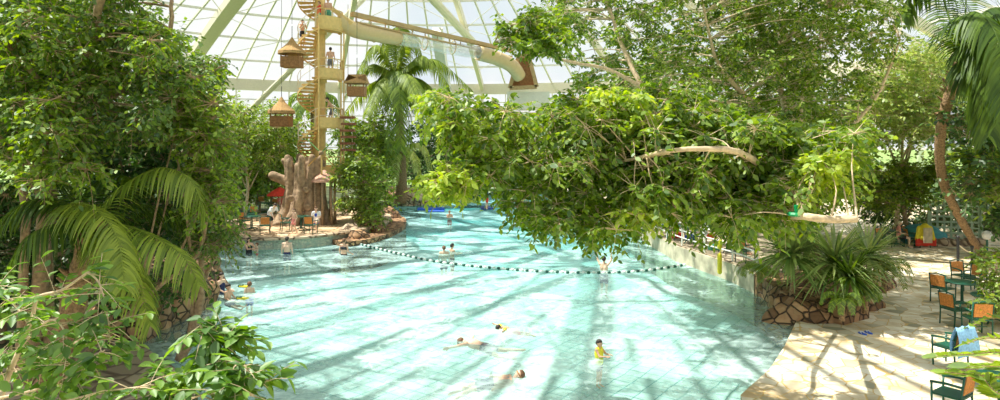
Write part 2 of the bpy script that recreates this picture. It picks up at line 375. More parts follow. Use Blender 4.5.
# island terrace with a mosaic kerb
IC = Vector((-11.3, 38.3, 0)); el = lambda rx, ry, n=48: [(IC.x+rx*math.cos(2*PI*k/n), IC.y+ry*math.sin(2*PI*k/n)) for k in range(n)]
def mk_mosaic():
    return mk_flag('mosaic_kerb', (.42, .52, .42), (.68, .66, .50), (.5, .52, .45), 9)
M['mosaic'] = mk_mosaic()
struct('island_wall', MB().prism(el(4.6, 7.3), BOT, .46), M['mosaic'])
struct('island_floor', MB().prism(el(4.25, 6.95), .46, .50), M['deck_tan'])
cb = MB(); a = el(4.75, 7.45); b_ = el(4.2, 6.9)
n = len(a); cb.add([(x, y, .46) for x, y in a]+[(x, y, .56) for x, y in a]+[(x, y, .56) for x, y in b_]+[(x, y, .46) for x, y in b_],
    [(i+j*n, (i+1) % n+j*n, (i+1) % n+((j+1) % 4)*n, i+((j+1) % 4)*n) for j in range(4) for i in range(n)])
struct('island_kerb', cb, M['rock_pale'])
# planter reef to the right of the island
struct('reef_base', MB().prism([(-7.6+1.9*math.cos(2*PI*k/32), 38.2+6.2*math.sin(2*PI*k/32)) for k in range(32)], BOT, .25), M['rock_brown'])

# ---------------------------------------------------------------- dome
ceil = empty('ceiling', (DCX, DCY, 0), kind='structure')
def dz(r): return DZ1-(DZ1-DZ0)*(r/DR)**1.55
def dp(r, a, off=0.0): return Vector((r*math.cos(a), r*math.sin(a), dz(r)+off))
NR, NA, NS = 12, 96, 12
mb = MB(); rr = [DR*(i/NR) for i in range(NR+1)]; rr[0] = .3
mb.add([dp(r, 2*PI*k/NA, .12) for r in rr for k in range(NA)], [(j*NA+k, j*NA+(k+1) % NA, (j+1)*NA+(k+1) % NA, (j+1)*NA+k) for j in range(NR) for k in range(NA)])
mb.build('roof_glazing', M['glass'], ceil)
NM = 16; A0 = .306
for k in range(NM):
    a = A0+2*PI*k/NM; mb = MB(); st = [DR*(i/12) for i in range(13)]; st[0] = 1.2
    wd_ = 1.25 if k == 5 else .42
    for i in range(12): mb.beam(dp(st[i], a, -.35), dp(st[i+1], a, -.35), wd_, .75)
    mb.build('main_rib', M['steel_cream'], ceil)
mb = MB()
for k in range(NM*6):
    if k % 6 == 0: continue
    a = A0+2*PI*k/(NM*6); r0 = 8 if k % 3 == 0 else (18 if k % 3 == 1 else 18)
    st = [r0+(DR-r0)*i/6 for i in range(7)]
    for i in range(6): mb.beam(dp(st[i], a), dp(st[i+1], a), .15, .2)
mb.build('glazing_bars', M['steel_white'], ceil)
for r in (4, 9, 14, 19, 24, 29, 34, 39):
    mb = MB(); m_ = NM*3
    for k in range(m_): mb.beam(dp(r, A0+2*PI*k/m_, -.1), dp(r, A0+2*PI*(k+1)/m_, -.1), .09, .2)
    mb.build('ring_purlin', M['steel_white'], ceil)
mb = MB(); rs = [9, 19, 29, 39]
for k in range(NM):
    for i in range(3):
        a0, a1 = A0+2*PI*k/NM, A0+2*PI*(k+1)/NM
        for p, q in ((dp(rs[i], a0, -.5), dp(rs[i+1], a1, -.5)), (dp(rs[i], a1, -.5), dp(rs[i+1], a0, -.5))): mb.tube([p, (p+q)/2, q], .035, 5)
mb.build('cross_braces', M['steel_white'], ceil)
mb = MB()
for k in range(NM*3):
    a0, a1 = A0+2*PI*k/(NM*3), A0+2*PI*(k+1)/(NM*3)
    mb.beam(Vector((DR*math.cos(a0), DR*math.sin(a0), DZ0-.55)), Vector((DR*math.cos(a1), DR*math.sin(a1), DZ0-.55)), .5, 1.25)
mb.build('ring_beam', M['steel_cream'], ceil)
fac = empty('window_1', (DCX, DCY, 0), kind='structure')
mb = MB(); mb.add([(DR*math.cos(2*PI*k/NA), DR*math.sin(2*PI*k/NA), z) for z in (0, DZ0-.6) for k in range(NA)], [(k, (k+1) % NA, NA+(k+1) % NA, NA+k) for k in range(NA)])
mb.build('facade_glazing', M['glass'], fac)
mb = MB()
for k in range(NA):
    a = A0+2*PI*k/NA; p = Vector((DR*math.cos(a), DR*math.sin(a), 0)); w = .34 if k % 6 == 0 else .12
    mb.beam(p, p+Vector((0, 0, DZ0-.7)), w, w, up=(0, 1, 0))
mb.build('facade_posts', M['steel_white'], fac)
mb = MB()
for z in (.9, 2.8, 4.7, 6.6, 8.5, 10.2):
    for k in range(NA):
        a0, a1 = A0+2*PI*k/NA, A0+2*PI*(k+1)/NA
        mb.beam((DR*math.cos(a0), DR*math.sin(a0), z), (DR*math.cos(a1), DR*math.sin(a1), z), .09, .12)
mb.build('facade_rails', M['steel_white'], fac)
# raking struts that carry the roof
for i, (p, q, r, lab) in enumerate([(P(250, 110, 70), P(366, -4, 62), .30, 'cream raking steel strut crossing behind the spiral stair tower'),
                     (P(452, 132, 66), P(437, 30, 58), .55, 'broad pale steel column rising right of the tall coconut palm'),
                     (P(405, -30, 50), P(473, 42, 66), .38, 'cream roof strut sloping down above the transparent slide tube')]):
    s_ = MB(); s_.tube([p, (p+q)/2, q], r, 10)
    if i == 1: s_ = MB().beam(p, q, .9, .9)
    o = s_.build('steel_strut', M['steel_cream'] if i != 1 else M['steel_white']); o['kind'] = 'structure'
# ---------------------------------------------------------------- foliage
def nrm(a): return a/np.maximum(np.linalg.norm(a, axis=-1, keepdims=True), 1e-9)
def leaf_array(pos, axis, up, ln, wd, fold=.0):
    """six-sided leaf blades: pos (N,3), axis, up -> (N,6,3)"""
    axis = nrm(axis); side = nrm(np.cross(axis, up)); nn = np.cross(side, axis)
    ln = np.asarray(ln).reshape(-1, 1); wd = np.asarray(wd).reshape(-1, 1)
    out = []
    for t, s in ((0, 0), (.3, .5), (.68, .40), (1, 0), (.68, -.40), (.3, -.5)):
        out.append(pos+axis*ln*t+side*wd*s-nn*ln*(.10*t*t)+nn*wd*abs(s)*fold)
    return np.stack(out, 1)
def clump_leaves(rng, cen, rad, twigs, per, ln, wd, droop, flat=.75):
    """twigs of alternate leaves inside each clump; returns leaves (N,6,3) and twig end points"""
    K = len(cen); T = K*twigs
    c = np.repeat(cen, twigs, 0); r = np.repeat(rad, twigs)[:, None]
    d = rng.normal(size=(T, 3)); d[:, 2] = d[:, 2]*.7+.15; d = nrm(d)
    s = c+d*r*rng.uniform(.0, .55, (T, 1))*np.array([1, 1, flat])
    L_ = r*rng.uniform(.35, .75, (T, 1))
    dr = droop*rng.uniform(.4, 1.3, (T, 1))
    t = np.linspace(.12, 1, per)[None, :, None]+rng.uniform(-.04, .04, (T, per, 1))
    p = s[:, None]+d[:, None]*L_[:, None]*t-np.array([0, 0, 1])*(dr*L_)[:, None]*t*t
    tang = nrm(d[:, None]*L_[:, None]-np.array([0, 0, 2.0])*(dr*L_)[:, None]*t)
    sd = nrm(np.cross(tang, np.array([0, 0, 1.0])))*np.where(np.arange(per) % 2 == 0, 1, -1)[None, :, None]
    ax = tang*.55+sd*.9+np.array([0, 0, -.35])+rng.normal(size=(T, per, 3))*.35
    up = np.array([0, 0, 1.0])+rng.normal(size=(T, per, 3))*.55
    n = T*per; sc = rng.uniform(.7, 1.2, n)
    Lv = leaf_array(p.reshape(-1, 3), ax.reshape(-1, 3), up.reshape(-1, 3), ln*sc, wd*sc)
    e1 = s+d*L_*.5-np.array([0, 0, 1])*dr*L_*.25; e2 = s+d*L_-np.array([0, 0, 1])*dr*L_
    return Lv, c, s, e1, e2
def twig_quads(a, b, w):
    """thin three-sided twigs between point arrays"""
    d = nrm(b-a); u = nrm(np.cross(d, np.array([.31, .2, .93]))); v = np.cross(d, u); o = []
    ps = [(u*math.cos(g)+v*math.sin(g))*w for g in (0, 2.094, 4.189)]
    for i in range(3):
        q, q2 = ps[i], ps[(i+1) % 3]; o.append(np.stack([a+q, a+q2, b+q2*.6, b+q*.6], 1))
    return np.concatenate(o)
def in_poly(x, y, poly):
    c = False; j = len(poly)-1
    for i in range(len(poly)):
        xi, yi = poly[i]; xj, yj = poly[j]
        if (yi > y) != (yj > y) and x < (xj-xi)*(y-yi)/(yj-yi)+xi: c = not c
        j = i
    return c
def region(rng, poly, n, Y0, Y1, depth=None):
    xs = [p[0] for p in poly]; ys = [p[1] for p in poly]; out = []
    while len(out) < n:
        x = rng.uniform(min(xs), max(xs)); y = rng.uniform(min(ys), max(ys))
        if in_poly(x, y, poly):
            Y = rng.uniform(Y0, Y1)
            if depth: Y = depth(x, y)+rng.uniform(-1, 1)*(Y1-Y0)/2
            out.append(P(x, y, Y))
    return out
def smooth_path(pts, k=4):
    pts = [Vector(p) for p in pts]
    if len(pts) < 3: return pts
    out = []
    for i in range(len(pts)-1):
        p0 = pts[max(i-1, 0)]; p1 = pts[i]; p2 = pts[i+1]; p3 = pts[min(i+2, len(pts)-1)]
        for j in range(k):
            t = j/k; out.append(.5*((2*p1)+(-p0+p2)*t+(2*p0-5*p1+4*p2-p3)*t*t+(-p0+3*p1-3*p2+p3)*t**3))
    out.append(pts[-1]); return out
def tree(name, label, cat, base, paths, clumps, rad, leaf, ln, wd, twigs=7, per=7, droop=.35, bark='bark', group=None, seed=1, jit=.3, twigw=.006, links=True, limb=.035, extra=None):
    """paths: [(points, r0, r1)] first is the trunk. clumps: list of Vector. extra: [(clumps, rad, leaf material)]"""
    rng = np.random.default_rng(seed); rnd = random.Random(seed)
    base = Vector(base); root = empty(name, base, 0, label, cat, group)
    skel = []
    for i, (pts, r0, r1) in enumerate(paths):
        sp = smooth_path(pts, 5); n = len(sp)
        rr = [r0+(r1-r0)*(k/(n-1)) for k in range(n)]
        sp = [p+Vector((rnd.uniform(-1, 1), rnd.uniform(-1, 1), rnd.uniform(-.4, .4)))*r*.35 if 0 < k < n-1 else p for k, (p, r) in enumerate(zip(sp, rr))]
        skel += [(p, r) for p, r in zip(sp, rr)]
        MB().tube([p-base for p in sp], rr, 9).build('trunk' if i == 0 else 'branch', M[bark], root, True)
    groups = [(clumps, rad, leaf)]+(extra or [])
    for gi, (cl, rad_, leaf_) in enumerate(groups):
        if not cl: continue
        cen = np.array([list(c-base) for c in cl]); rd = np.array([rad_*(1+jit*rnd.uniform(-1, 1)) for _ in cl])
        Lv, c, s, e1, e2 = clump_leaves(rng, cen, rd, twigs, per, ln, wd, droop)
        link_mesh(poly_mesh(Lv, 6, 'foliage'), 'foliage', LF[leaf_], root)
        tv = np.concatenate([twig_quads(c, s, twigw*1.5), twig_quads(s, e1, twigw), twig_quads(e1, e2, twigw*.7)])
        o = link_mesh(poly_mesh(tv, 4, 'twigs'), 'twigs', M[bark], root); o['kind'] = 'stuff'
        if links and skel:
            mb = MB(); sk = np.array([list(p) for p, r in skel])
            for q in cl:
                dd = np.linalg.norm((sk-np.array(q))*np.array([1, 1, 1.0]), axis=1)+np.maximum(sk[:, 2]-q.z, 0)*.8; k = int(dd.argmin()); p, r = skel[k]
                r0 = min(r*.5, limb*(.4+.12*dd[k])); mid = (p+q)/2+Vector((rnd.uniform(-.2, .2), rnd.uniform(-.2, .2), .12))*(q-p).length*.6
                mb.tube([x-base for x in smooth_path([p, mid, q], 3)], [r0*(1-.13*z) for z in range(7)], 4, cap=False)
            o = mb.build('side_branches', M[bark], root, True); o['kind'] = 'stuff'
    return root
def frond(root, pts, n, ll, lw, mt, droop=.5, rr=.02, seed=0, fan=.55, name='frond', t0=.08):
    """feather-leaf: rachis through pts with leaflets either side"""
    rnd = random.Random(seed); sp = smooth_path(pts, 6); m = len(sp); o = root.location if root else Vector()
    mb = MB().tube([p-o for p in sp], [rr*(1-.8*k/(m-1)) for k in range(m)], 5)
    for i in range(n):
        t = t0+(1-t0)*i/(n-1); f = t*(m-1); k = min(int(f), m-2); p = sp[k].lerp(sp[k+1], f-k); d = (sp[k+1]-sp[k]).normalized()
        s = d.cross(Vector((0, 0, 1)))
        if s.length < .05: s = Vector((1, 0, 0))
        s.normalize(); ln = ll*(math.sin(PI*min(1, .12+t*.80))**.6)*rnd.uniform(.85, 1.1)
        for sg in (-1, 1):
            a = (s*sg+d*fan+Vector((0, 0, .12))+Vector([rnd.uniform(-.1, .1) for _ in range(3)])).normalized(); q = p.copy(); vs = []
            wdir = (d-a*d.dot(a)).normalized()
            for j in range(5):
                w = lw*(.5, 1, .95, .6, .06)[j]/2; vs += [q-o+wdir*w, q-o-wdir*w]
                a = (a+Vector((0, 0, -droop*.55))).normalized(); q = q+a*ln/4
            mb.add(vs, [(2*j, 2*j+1, 2*j+3, 2*j+2) for j in range(4)])
    return mb.build(name, LF[mt], root)
def palm(name, label, cat, crown, base, r0, r1, fronds, mt, n=46, ll=.6, lw=.035, droop=.5, seed=1, group=None, bark='palm_bark', bulge=True, path=None):
    """fronds: list of point lists (starting from the crown)"""
    root = empty(name, Vector(base), 0, label, cat, group); base = Vector(base); crown = Vector(crown)
    pts = smooth_path(path or [base, base.lerp(crown, .5)+Vector((.05, 0, 0)), crown], 10); mb = MB()
    rr = []
    for k in range(len(pts)):
        t = k/(len(pts)-1); rr.append((r0+(r1-r0)*t)*(1+.13*(k % 2)))
    mb.tube([p-base for p in pts], rr, 12)
    mb.build('trunk', M[bark], root, True)
    if bulge:
        rnd = random.Random(seed); mb = MB()
        for k in range(46):
            t = 1-(.32 if path else .5)*rnd.random()**1.5; f_ = t*(len(pts)-1); k_ = min(int(f_), len(pts)-2); p = pts[k_].lerp(pts[k_+1], f_-k_)-base; a = rnd.uniform(0, 2*PI); d = Vector((math.cos(a), math.sin(a), .9))
            q = p+d*r1*1.7; mb.tube([p+d*r1*.5, p+d*r1*1.2, q], [r1*.28, r1*.22, r1*.07], 4)
        o = mb.build('old_leaf_bases', M[bark], root)
    for i, f in enumerate(fronds):
        m_ = mt; ff = f
        if isinstance(f, tuple): ff, m_ = f
        frond(root, ff, n, ll, lw, m_, droop, rr=max(.012, ll*.03), seed=seed*50+i)
    return root
def radial_fronds(rnd, crown, n, L_, up=.7, sag=1.0, a0=0, a1=2*PI, zj=.4):
    out = []
    for i in range(n):
        a = a0+(a1-a0)*(i+rnd.uniform(-.3, .3))/n; e = up+rnd.uniform(-zj, zj); h = Vector((math.cos(a), math.sin(a), 0))
        l = L_*rnd.uniform(.85, 1.1)
        out.append([crown, crown+h*l*.33+Vector((0, 0, l*.33*e)), crown+h*l*.68+Vector((0, 0, l*(.5*e-.22*sag))), crown+h*l*(.95-.1*sag)+Vector((0, 0, l*(.5*e-.62*sag)))])
    return out
def rosette(name, label, c, r, n, w, mt, seed, stem=.0, up=.9, group=None, cat='plant', trunk_r=.07):
    """strap-leaved plant: long narrow arching blades from one crown"""
    rnd = random.Random(seed); c = Vector(c); root = empty(name, c, 0, label, cat, group); mb = MB(); top = Vector((0, 0, stem))
    if stem > .05: MB().tube([(0, 0, 0), (.02, 0, stem*.5), top], [trunk_r*1.2, trunk_r, trunk_r*.8], 9).build('stem', M['palm_bark'], root, True)
    for i in range(n):
        a = rnd.uniform(0, 2*PI); e = rnd.uniform(-.35, 1.35)*up; d = Vector((math.cos(a)*math.cos(e), math.sin(a)*math.cos(e), math.sin(e))); s = Vector((-math.sin(a), math.cos(a), 0))
        q = top.copy(); l = r*rnd.uniform(.7, 1.1); vs = []
        for j in range(6):
            ww = w*(.7, 1, 1, .85, .55, .05)[j]/2; vs += [q+s*ww, q-s*ww]; d = (d+Vector((0, 0, -.13))).normalized(); q = q+d*l/5
        mb.add(vs, [(2*j, 2*j+1, 2*j+3, 2*j+2) for j in range(5)])
    mb.build('leaves', LF[mt], root); return root
def rocks(name, label, c, size, m, seed, sub=4, amp=.28, kind=None, facet=1.3, rz=0):
    import bmesh
    bm = bmesh.new(); bmesh.ops.create_icosphere(bm, subdivisions=sub, radius=1); sv = Vector((seed*3.1, seed*1.7, seed))
    for v in bm.verts:
        p = v.co.copy(); q = Vector((p.x*size[0], p.y*size[1], p.z*size[2]))
        k = mnoise.noise(q*facet+sv)*amp+mnoise.noise(q*facet*2.7+sv)*amp*.5
        cell = mnoise.voronoi(q*facet*1.6+sv)[0]; k += (cell[1]-cell[0])*amp*.6
        v.co = q*(1+k)
    me = bpy.data.meshes.new(name); bm.to_mesh(me); bm.free()
    o = link_mesh(me, name, m, None, False); o.location = c; o.rotation_euler = (0, 0, rz)
    if kind: o['kind'] = kind
    else: tag(o, label, 'rock')
    return o

# ================================================================ the big ficus over the pool
TB = Vector((10.9, 21.3, 0.3))
def q(x, y, Y): return P(x, y, Y)
big_paths = [
 ([TB, q(812, 250, 21), q(800, 190, 20.6), q(792, 130, 20.5)], .30, .17),
 ([q(792, 130, 20.5), q(783, 95, 20.6), q(769, 50, 20.8), q(745, 0, 21), q(720, -60, 21)], .12, .04),
 ([q(797, 150, 20.5), q(803, 95, 21.2), q(812, 60, 21.6), q(830, 10, 22)], .09, .03),
 ([q(792, 130, 20.5), q(755, 105, 20), q(726, 75, 19.5), q(713, 50, 19), q(700, -10, 19)], .10, .03),
 ([q(805, 205, 20.6), q(770, 178, 16), q(760, 166, 11), q(738, 152, 9.7), q(712, 149, 9.5), q(670, 151, 9.6), q(620, 162, 10.6)], .075, .025),
 ([q(790, 170, 20.5), q(740, 205, 15), q(700, 180, 13), q(655, 200, 12), q(600, 215, 11.5), q(540, 210, 11.4)], .06, .02),
 ([q(755, 105, 20), q(690, 100, 19), q(640, 85, 18), q(610, 70, 17.5), q(570, 62, 16.4), q(530, 50, 14.5), q(495, 42, 13.5)], .08, .02),
 ([q(668, 151, 9.7), q(610, 165, 11.6), q(560, 168, 11.5), q(500, 160, 11.6), q(450, 150, 11.8)], .05, .02),
 ([q(640, 85, 18), q(620, 40, 18.5), q(600, -10, 19), q(560, -50, 19)], .07, .03),
 ([q(805, 215, 20.6), q(780, 216, 13), q(798, 216, 9.6), q(830, 219, 9.3), q(857, 219, 9.2)], .065, .05),
 ([q(800, 190, 20.5), q(850, 130, 21), q(880, 90, 21), q(900, 40, 21)], .08, .03),
]
rngB = np.random.default_rng(11)
A1 = [(560, -70), (532, -10), (518, 20), (550, 50), (575, 58), (582, 100), (600, 130), (660, 140), (760, 140), (850, 130), (880, 110), (850, 75), (880, 60), (900, 0), (905, -70)]
A2 = [(486, 36), (520, 14), (560, 20), (565, 50), (545, 50), (520, 42), (500, 42)]
Bq = [(424, 96), (444, 90), (470, 108), (500, 104), (540, 124), (562, 104), (625, 110), (642, 180), (642, 212), (620, 228), (600, 240), (583, 222), (545, 222), (536, 232), (530, 225), (526, 212), (514, 208), (516, 190), (480, 178), (458, 190), (444, 186), (442, 178), (455, 160), (470, 140), (444, 118)]
Bl = [(418, 184), (470, 165), (490, 165), (475, 186), (450, 196), (440, 205), (434, 194)]
C1 = [(640, 120), (860, 130), (855, 180), (812, 192), (780, 225), (740, 232), (705, 225), (660, 212), (640, 225)]
cl = region(rngB, A1, 520, 17.5, 25)+region(rngB, [(700,-60),(900,-60),(890,110),(720,130)], 130, 18, 23)+region(rngB, A2, 22, 12.5, 14)+region(rngB, Bq, 210, 10, 14)+region(rngB, C1, 140, 17, 21)+region(rngB, C1, 150, 9.8, 12)+region(rngB, [(560,90),(700,90),(760,170),(700,205),(640,215),(600,150)], 120, 10.5, 12.8)+region(rngB, [(690,120),(800,125),(790,185),(700,180)], 60, 10.5, 12.2)
cy = region(rngB, [(590, 88), (630, 78), (660, 120), (640, 140), (600, 130)], 10, 10, 11)+region(rngB, [(700, 196), (785, 186), (778, 208), (706, 208)], 20, 11.5, 12.5)+\
     region(rngB, [(800, 158), (842, 158), (840, 178), (805, 182)], 14, 9.5, 10.5)+region(rngB, Bl, 13, 10, 11)+region(rngB, [(420, 96), (470, 104), (520, 120), (500, 150), (460, 150)], 26, 10.5, 12)+region(rngB, [(620, 200), (650, 190), (650, 225), (625, 225)], 4, 10, 11)
bigt = tree('ficus_tree', 'huge ficus tree whose leafy boughs overhang the right half of the pool', 'tree', TB, big_paths, cl, .46, 'big', .125, .064,
     twigs=14, per=8, droop=.5, bark='pale_bark', seed=5, twigw=.005, limb=.03, extra=[(cy, .36, 'bright')])

# left near ficus
rngL = np.random.default_rng(21)
LB = Vector((-9.6, 13.2, .12))
Lp = [(-80, -50), (110, -50), (128, -5), (150, 22), (172, 62), (200, 62), (210, 78), (196, 95), (165, 100), (150, 130), (120, 140), (90, 145), (70, 130), (40, 150), (0, 150), (-80, 170)]
lp = [([LB, q(45, 220, 13), q(38, 170, 12.8), q(60, 100, 12.6), q(90, 40, 12.5), q(110, -30, 12)], .16, .06),
      ([LB+Vector((.25, .2, 0)), q(52, 215, 13.4), q(60, 150, 14), q(120, 90, 14), q(165, 50, 14), q(172, 0, 14)], .11, .04),
      ([LB+Vector((-.25, .1, 0)), q(25, 215, 12.6), q(5, 150, 12.5), q(-30, 90, 12.5)], .10, .04),
      ([q(120, 90, 14), q(160, 100, 14), q(195, 80, 14), q(225, 65, 14)], .05, .015),
      ([q(60, 100, 12.6), q(20, 60, 12), q(-10, 20, 12)], .07, .02)]
cl = region(rngL, Lp, 290, 11.5, 16)+region(rngL, [(180, 60), (215, 64), (205, 90), (180, 90)], 14, 14, 15.5)
cb_ = region(rngL, [(0, 90), (75, 100), (85, 140), (88, 170), (60, 190), (30, 175), (0, 170)], 22, 10.4, 11.4)+region(rngL, [(0, 20), (160, 5), (170, 60), (110, 90), (0, 90)], 26, 11, 12.5)
tree('ficus_tree', 'dense dark-leaved ficus filling the upper left corner above the arching palm', 'tree', LB, lp, cl, .50, 'left', .12, .06,
     twigs=16, per=9, droop=.6, seed=8, extra=[(cb_, .5, 'big')])

# second-row trees and bushes: (x0,y0,x1,y1 polygon, n, Ynear, Yfar, rad, leaf, ln, label, name)
def mass(name, label, cat, poly, n, Y0, Y1, rad, leaf, ln, seed, bx=None, z0=.12, twigs=20, per=7, wd=.5, group=None, bark='bark', droop=.3, branches=4, tr=.12, extra=None):
    rng = np.random.default_rng(seed); cl = region(rng, poly, n, Y0, Y1); Ym = (Y0+Y1)/2
    cl = [c if c.z > z0+rad*.5 else Vector((c.x, c.y, z0+rad*.5+.05)) for c in cl]
    xs = [p[0] for p in poly]; ys = [p[1] for p in poly]; x = bx if bx is not None else (min(xs)+max(xs))/2
    b = Vector(((x-500)/FPX*Ym, Ym, z0)); top = max(c.z for c in cl); xm = sum(c.x for c in cl)/len(cl)
    H = top-z0; mid = Vector((xm, Ym, z0+H*.45)); paths = [([b, b.lerp(mid, .6)+Vector((.1, 0, 0)), mid, Vector((xm, Ym, z0+H*.85))], tr, tr*.35)]
    rnd = random.Random(seed)
    for k in range(branches):
        c = rnd.choice(cl); s = b.lerp(mid, rnd.uniform(.4, .95)); paths.append(([s, s.lerp(c, .5)+Vector((0, 0, .2)), c], tr*.5, tr*.15))
    ex = None
    if extra: ex = [(region(rng, extra[0], extra[1], Y0, (Y0+Y1)/2), rad*.9, extra[2])]
    return tree(name, label, cat, b, paths, cl, rad, leaf, ln, ln*wd, twigs=twigs, per=per, droop=droop, seed=seed, bark=bark, twigw=.008, limb=.04, extra=ex, group=group)
mass('broadleaf_tree', 'airy light green tree with bare pale branches left of the thatched huts', 'tree', [(205, 118), (235, 106), (290, 112), (300, 130), (280, 155), (255, 165), (225, 190), (200, 150)], 66, 40, 45, 1.3, 'mid', .24, 31, bark='pale_bark', bx=245)
mass('broadleaf_tree', 'sprawling yellow-green tree hanging over the left pool edge', 'tree', [(165, 100), (200, 70), (225, 90), (228, 130), (235, 185), (222, 215), (195, 225), (190, 170)], 60, 12.5, 15, .5, 'mid', .12, 32, bx=60, tr=.06)
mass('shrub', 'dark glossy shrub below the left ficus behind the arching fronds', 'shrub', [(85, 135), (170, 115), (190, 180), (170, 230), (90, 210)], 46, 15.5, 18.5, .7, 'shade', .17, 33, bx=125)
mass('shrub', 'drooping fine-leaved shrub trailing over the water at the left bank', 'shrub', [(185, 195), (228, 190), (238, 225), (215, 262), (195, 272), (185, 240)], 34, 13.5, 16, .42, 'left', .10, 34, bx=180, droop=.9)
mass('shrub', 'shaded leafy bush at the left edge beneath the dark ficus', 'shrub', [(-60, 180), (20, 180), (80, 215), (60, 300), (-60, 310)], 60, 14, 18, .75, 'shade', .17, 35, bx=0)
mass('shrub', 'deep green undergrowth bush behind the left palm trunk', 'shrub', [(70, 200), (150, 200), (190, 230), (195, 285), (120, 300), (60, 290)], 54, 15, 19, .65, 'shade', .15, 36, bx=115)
mass('broadleaf_tree', 'leafy tree on the far left bank above the island tables', 'tree', [(200, 130), (262, 120), (300, 125), (292, 165), (270, 195), (235, 205), (205, 190)], 80, 44, 50, 1.5, 'mid', .30, 37, bx=240, extra=([(215, 140), (290, 130), (280, 180), (230, 190)], 14, 'pale'))
mass('shrub', 'bright green bush directly left of the carved stump', 'shrub', [(252, 140), (292, 135), (290, 190), (262, 200), (250, 170)], 34, 45.5, 48, .95, 'mid', .26, 38, bx=270)
mass('broadleaf_tree', 'full green tree between the hanging plank ladder and the coconut palm', 'tree', [(345, 120), (380, 112), (400, 125), (400, 175), (350, 180), (336, 150)], 60, 50, 56, 1.3, 'mid', .30, 39, bx=365)
mass('shrub', 'lush bush crowning the rocky reef beside the island', 'shrub', [(338, 160), (372, 150), (388, 185), (385, 215), (360, 232), (344, 225)], 60, 35, 40, .75, 'mid', .20, 40, bx=362, z0=.3, extra=([(345, 195), (380, 190), (375, 228), (350, 228)], 12, 'pale'))
mass('broadleaf_tree', 'dark rounded tree on the far bank behind the boulder', 'tree', [(402, 120), (450, 128), (480, 150), (470, 185), (420, 185), (400, 160)], 66, 60, 68, 1.7, 'shade', .34, 41, bx=440)
mass('broadleaf_tree', 'pale leafy tree on the far bank behind the big ficus bough', 'tree', [(430, 120), (520, 118), (560, 140), (560, 182), (470, 184), (440, 150)], 74, 66, 71, 1.8, 'mid', .36, 42, bx=500, z0=.1)
mass('broadleaf_tree', 'far bushy tree at the head of the pool under the roof strut', 'tree', [(540, 115), (640, 110), (660, 150), (640, 188), (550, 186)], 80, 62, 70, 1.8, 'mid', .36, 43, bx=610)
mass('shrub', 'dark shrub behind the terrace rail', 'shrub', [(640, 140), (760, 140), (770, 200), (700, 215), (640, 200)], 80, 52, 58, 1.5, 'shade', .32, 44, bx=710)
mass('broadleaf_tree', 'mid-green tree rising behind the strap-leaved planter', 'tree', [(750, 110), (850, 105), (880, 150), (860, 200), (780, 210), (745, 180)], 90, 28, 34, 1.1, 'mid', .24, 45, bx=810)
mass('broadleaf_tree', 'light feathery tree at the upper right in front of the roof glazing', 'tree', [(850, 95), (900, 60), (945, 40), (960, 90), (945, 130), (900, 140), (860, 140)], 120, 29, 36, 1.2, 'pale', .2, 46, bx=893, bark='pale_bark')
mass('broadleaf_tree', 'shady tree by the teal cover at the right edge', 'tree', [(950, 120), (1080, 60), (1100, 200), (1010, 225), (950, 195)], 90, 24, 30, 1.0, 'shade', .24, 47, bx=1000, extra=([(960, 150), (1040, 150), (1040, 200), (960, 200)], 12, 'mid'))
mass('shrub', 'low hedge bush below the view of the meadow', 'shrub', [(860, 172), (900, 160), (950, 168), (950, 195), (880, 205), (855, 195)], 60, 31, 34, .75, 'mid', .2, 48, bx=905)
mass('shrub', 'leafy bush right of the green tables at the right edge', 'shrub', [(975, 250), (1080, 240), (1080, 320), (985, 315)], 40, 16.5, 19, .45, 'mid', .13, 49, bx=1030)
mass('broadleaf_tree', 'tree beyond the glass wall left of the tower', 'tree', [(180, 95), (260, 105), (262, 140), (180, 150)], 44, 84, 92, 2.4, 'mid', .5, 50, bx=220, z0=0)
mass('broadleaf_tree', 'dark tree far behind the left palm', 'tree', [(60, 110), (200, 100), (215, 180), (200, 215), (60, 215)], 90, 30, 37, 1.4, 'shade', .3, 51, bx=130)
mass('broadleaf_tree', 'tall tree closing off the glass wall behind the left ficus', 'tree', [(-60, -20), (170, 10), (180, 130), (-60, 150)], 90, 26, 33, 1.8, 'left', .3, 52, bx=60)
mass('broadleaf_tree', 'broad tree filling the gap behind the big ficus crown', 'tree', [(620, 50), (800, 30), (850, 110), (760, 150), (620, 150)], 80, 34, 42, 1.7, 'big', .3, 53, bx=720)
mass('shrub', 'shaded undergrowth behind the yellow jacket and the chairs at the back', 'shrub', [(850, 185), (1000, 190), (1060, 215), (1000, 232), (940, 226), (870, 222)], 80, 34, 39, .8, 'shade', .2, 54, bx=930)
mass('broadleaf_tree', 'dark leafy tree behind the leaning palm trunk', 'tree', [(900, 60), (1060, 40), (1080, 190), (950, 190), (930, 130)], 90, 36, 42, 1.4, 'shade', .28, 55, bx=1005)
# ---------------------------------------------------------------- palms
rp = random.Random(5)
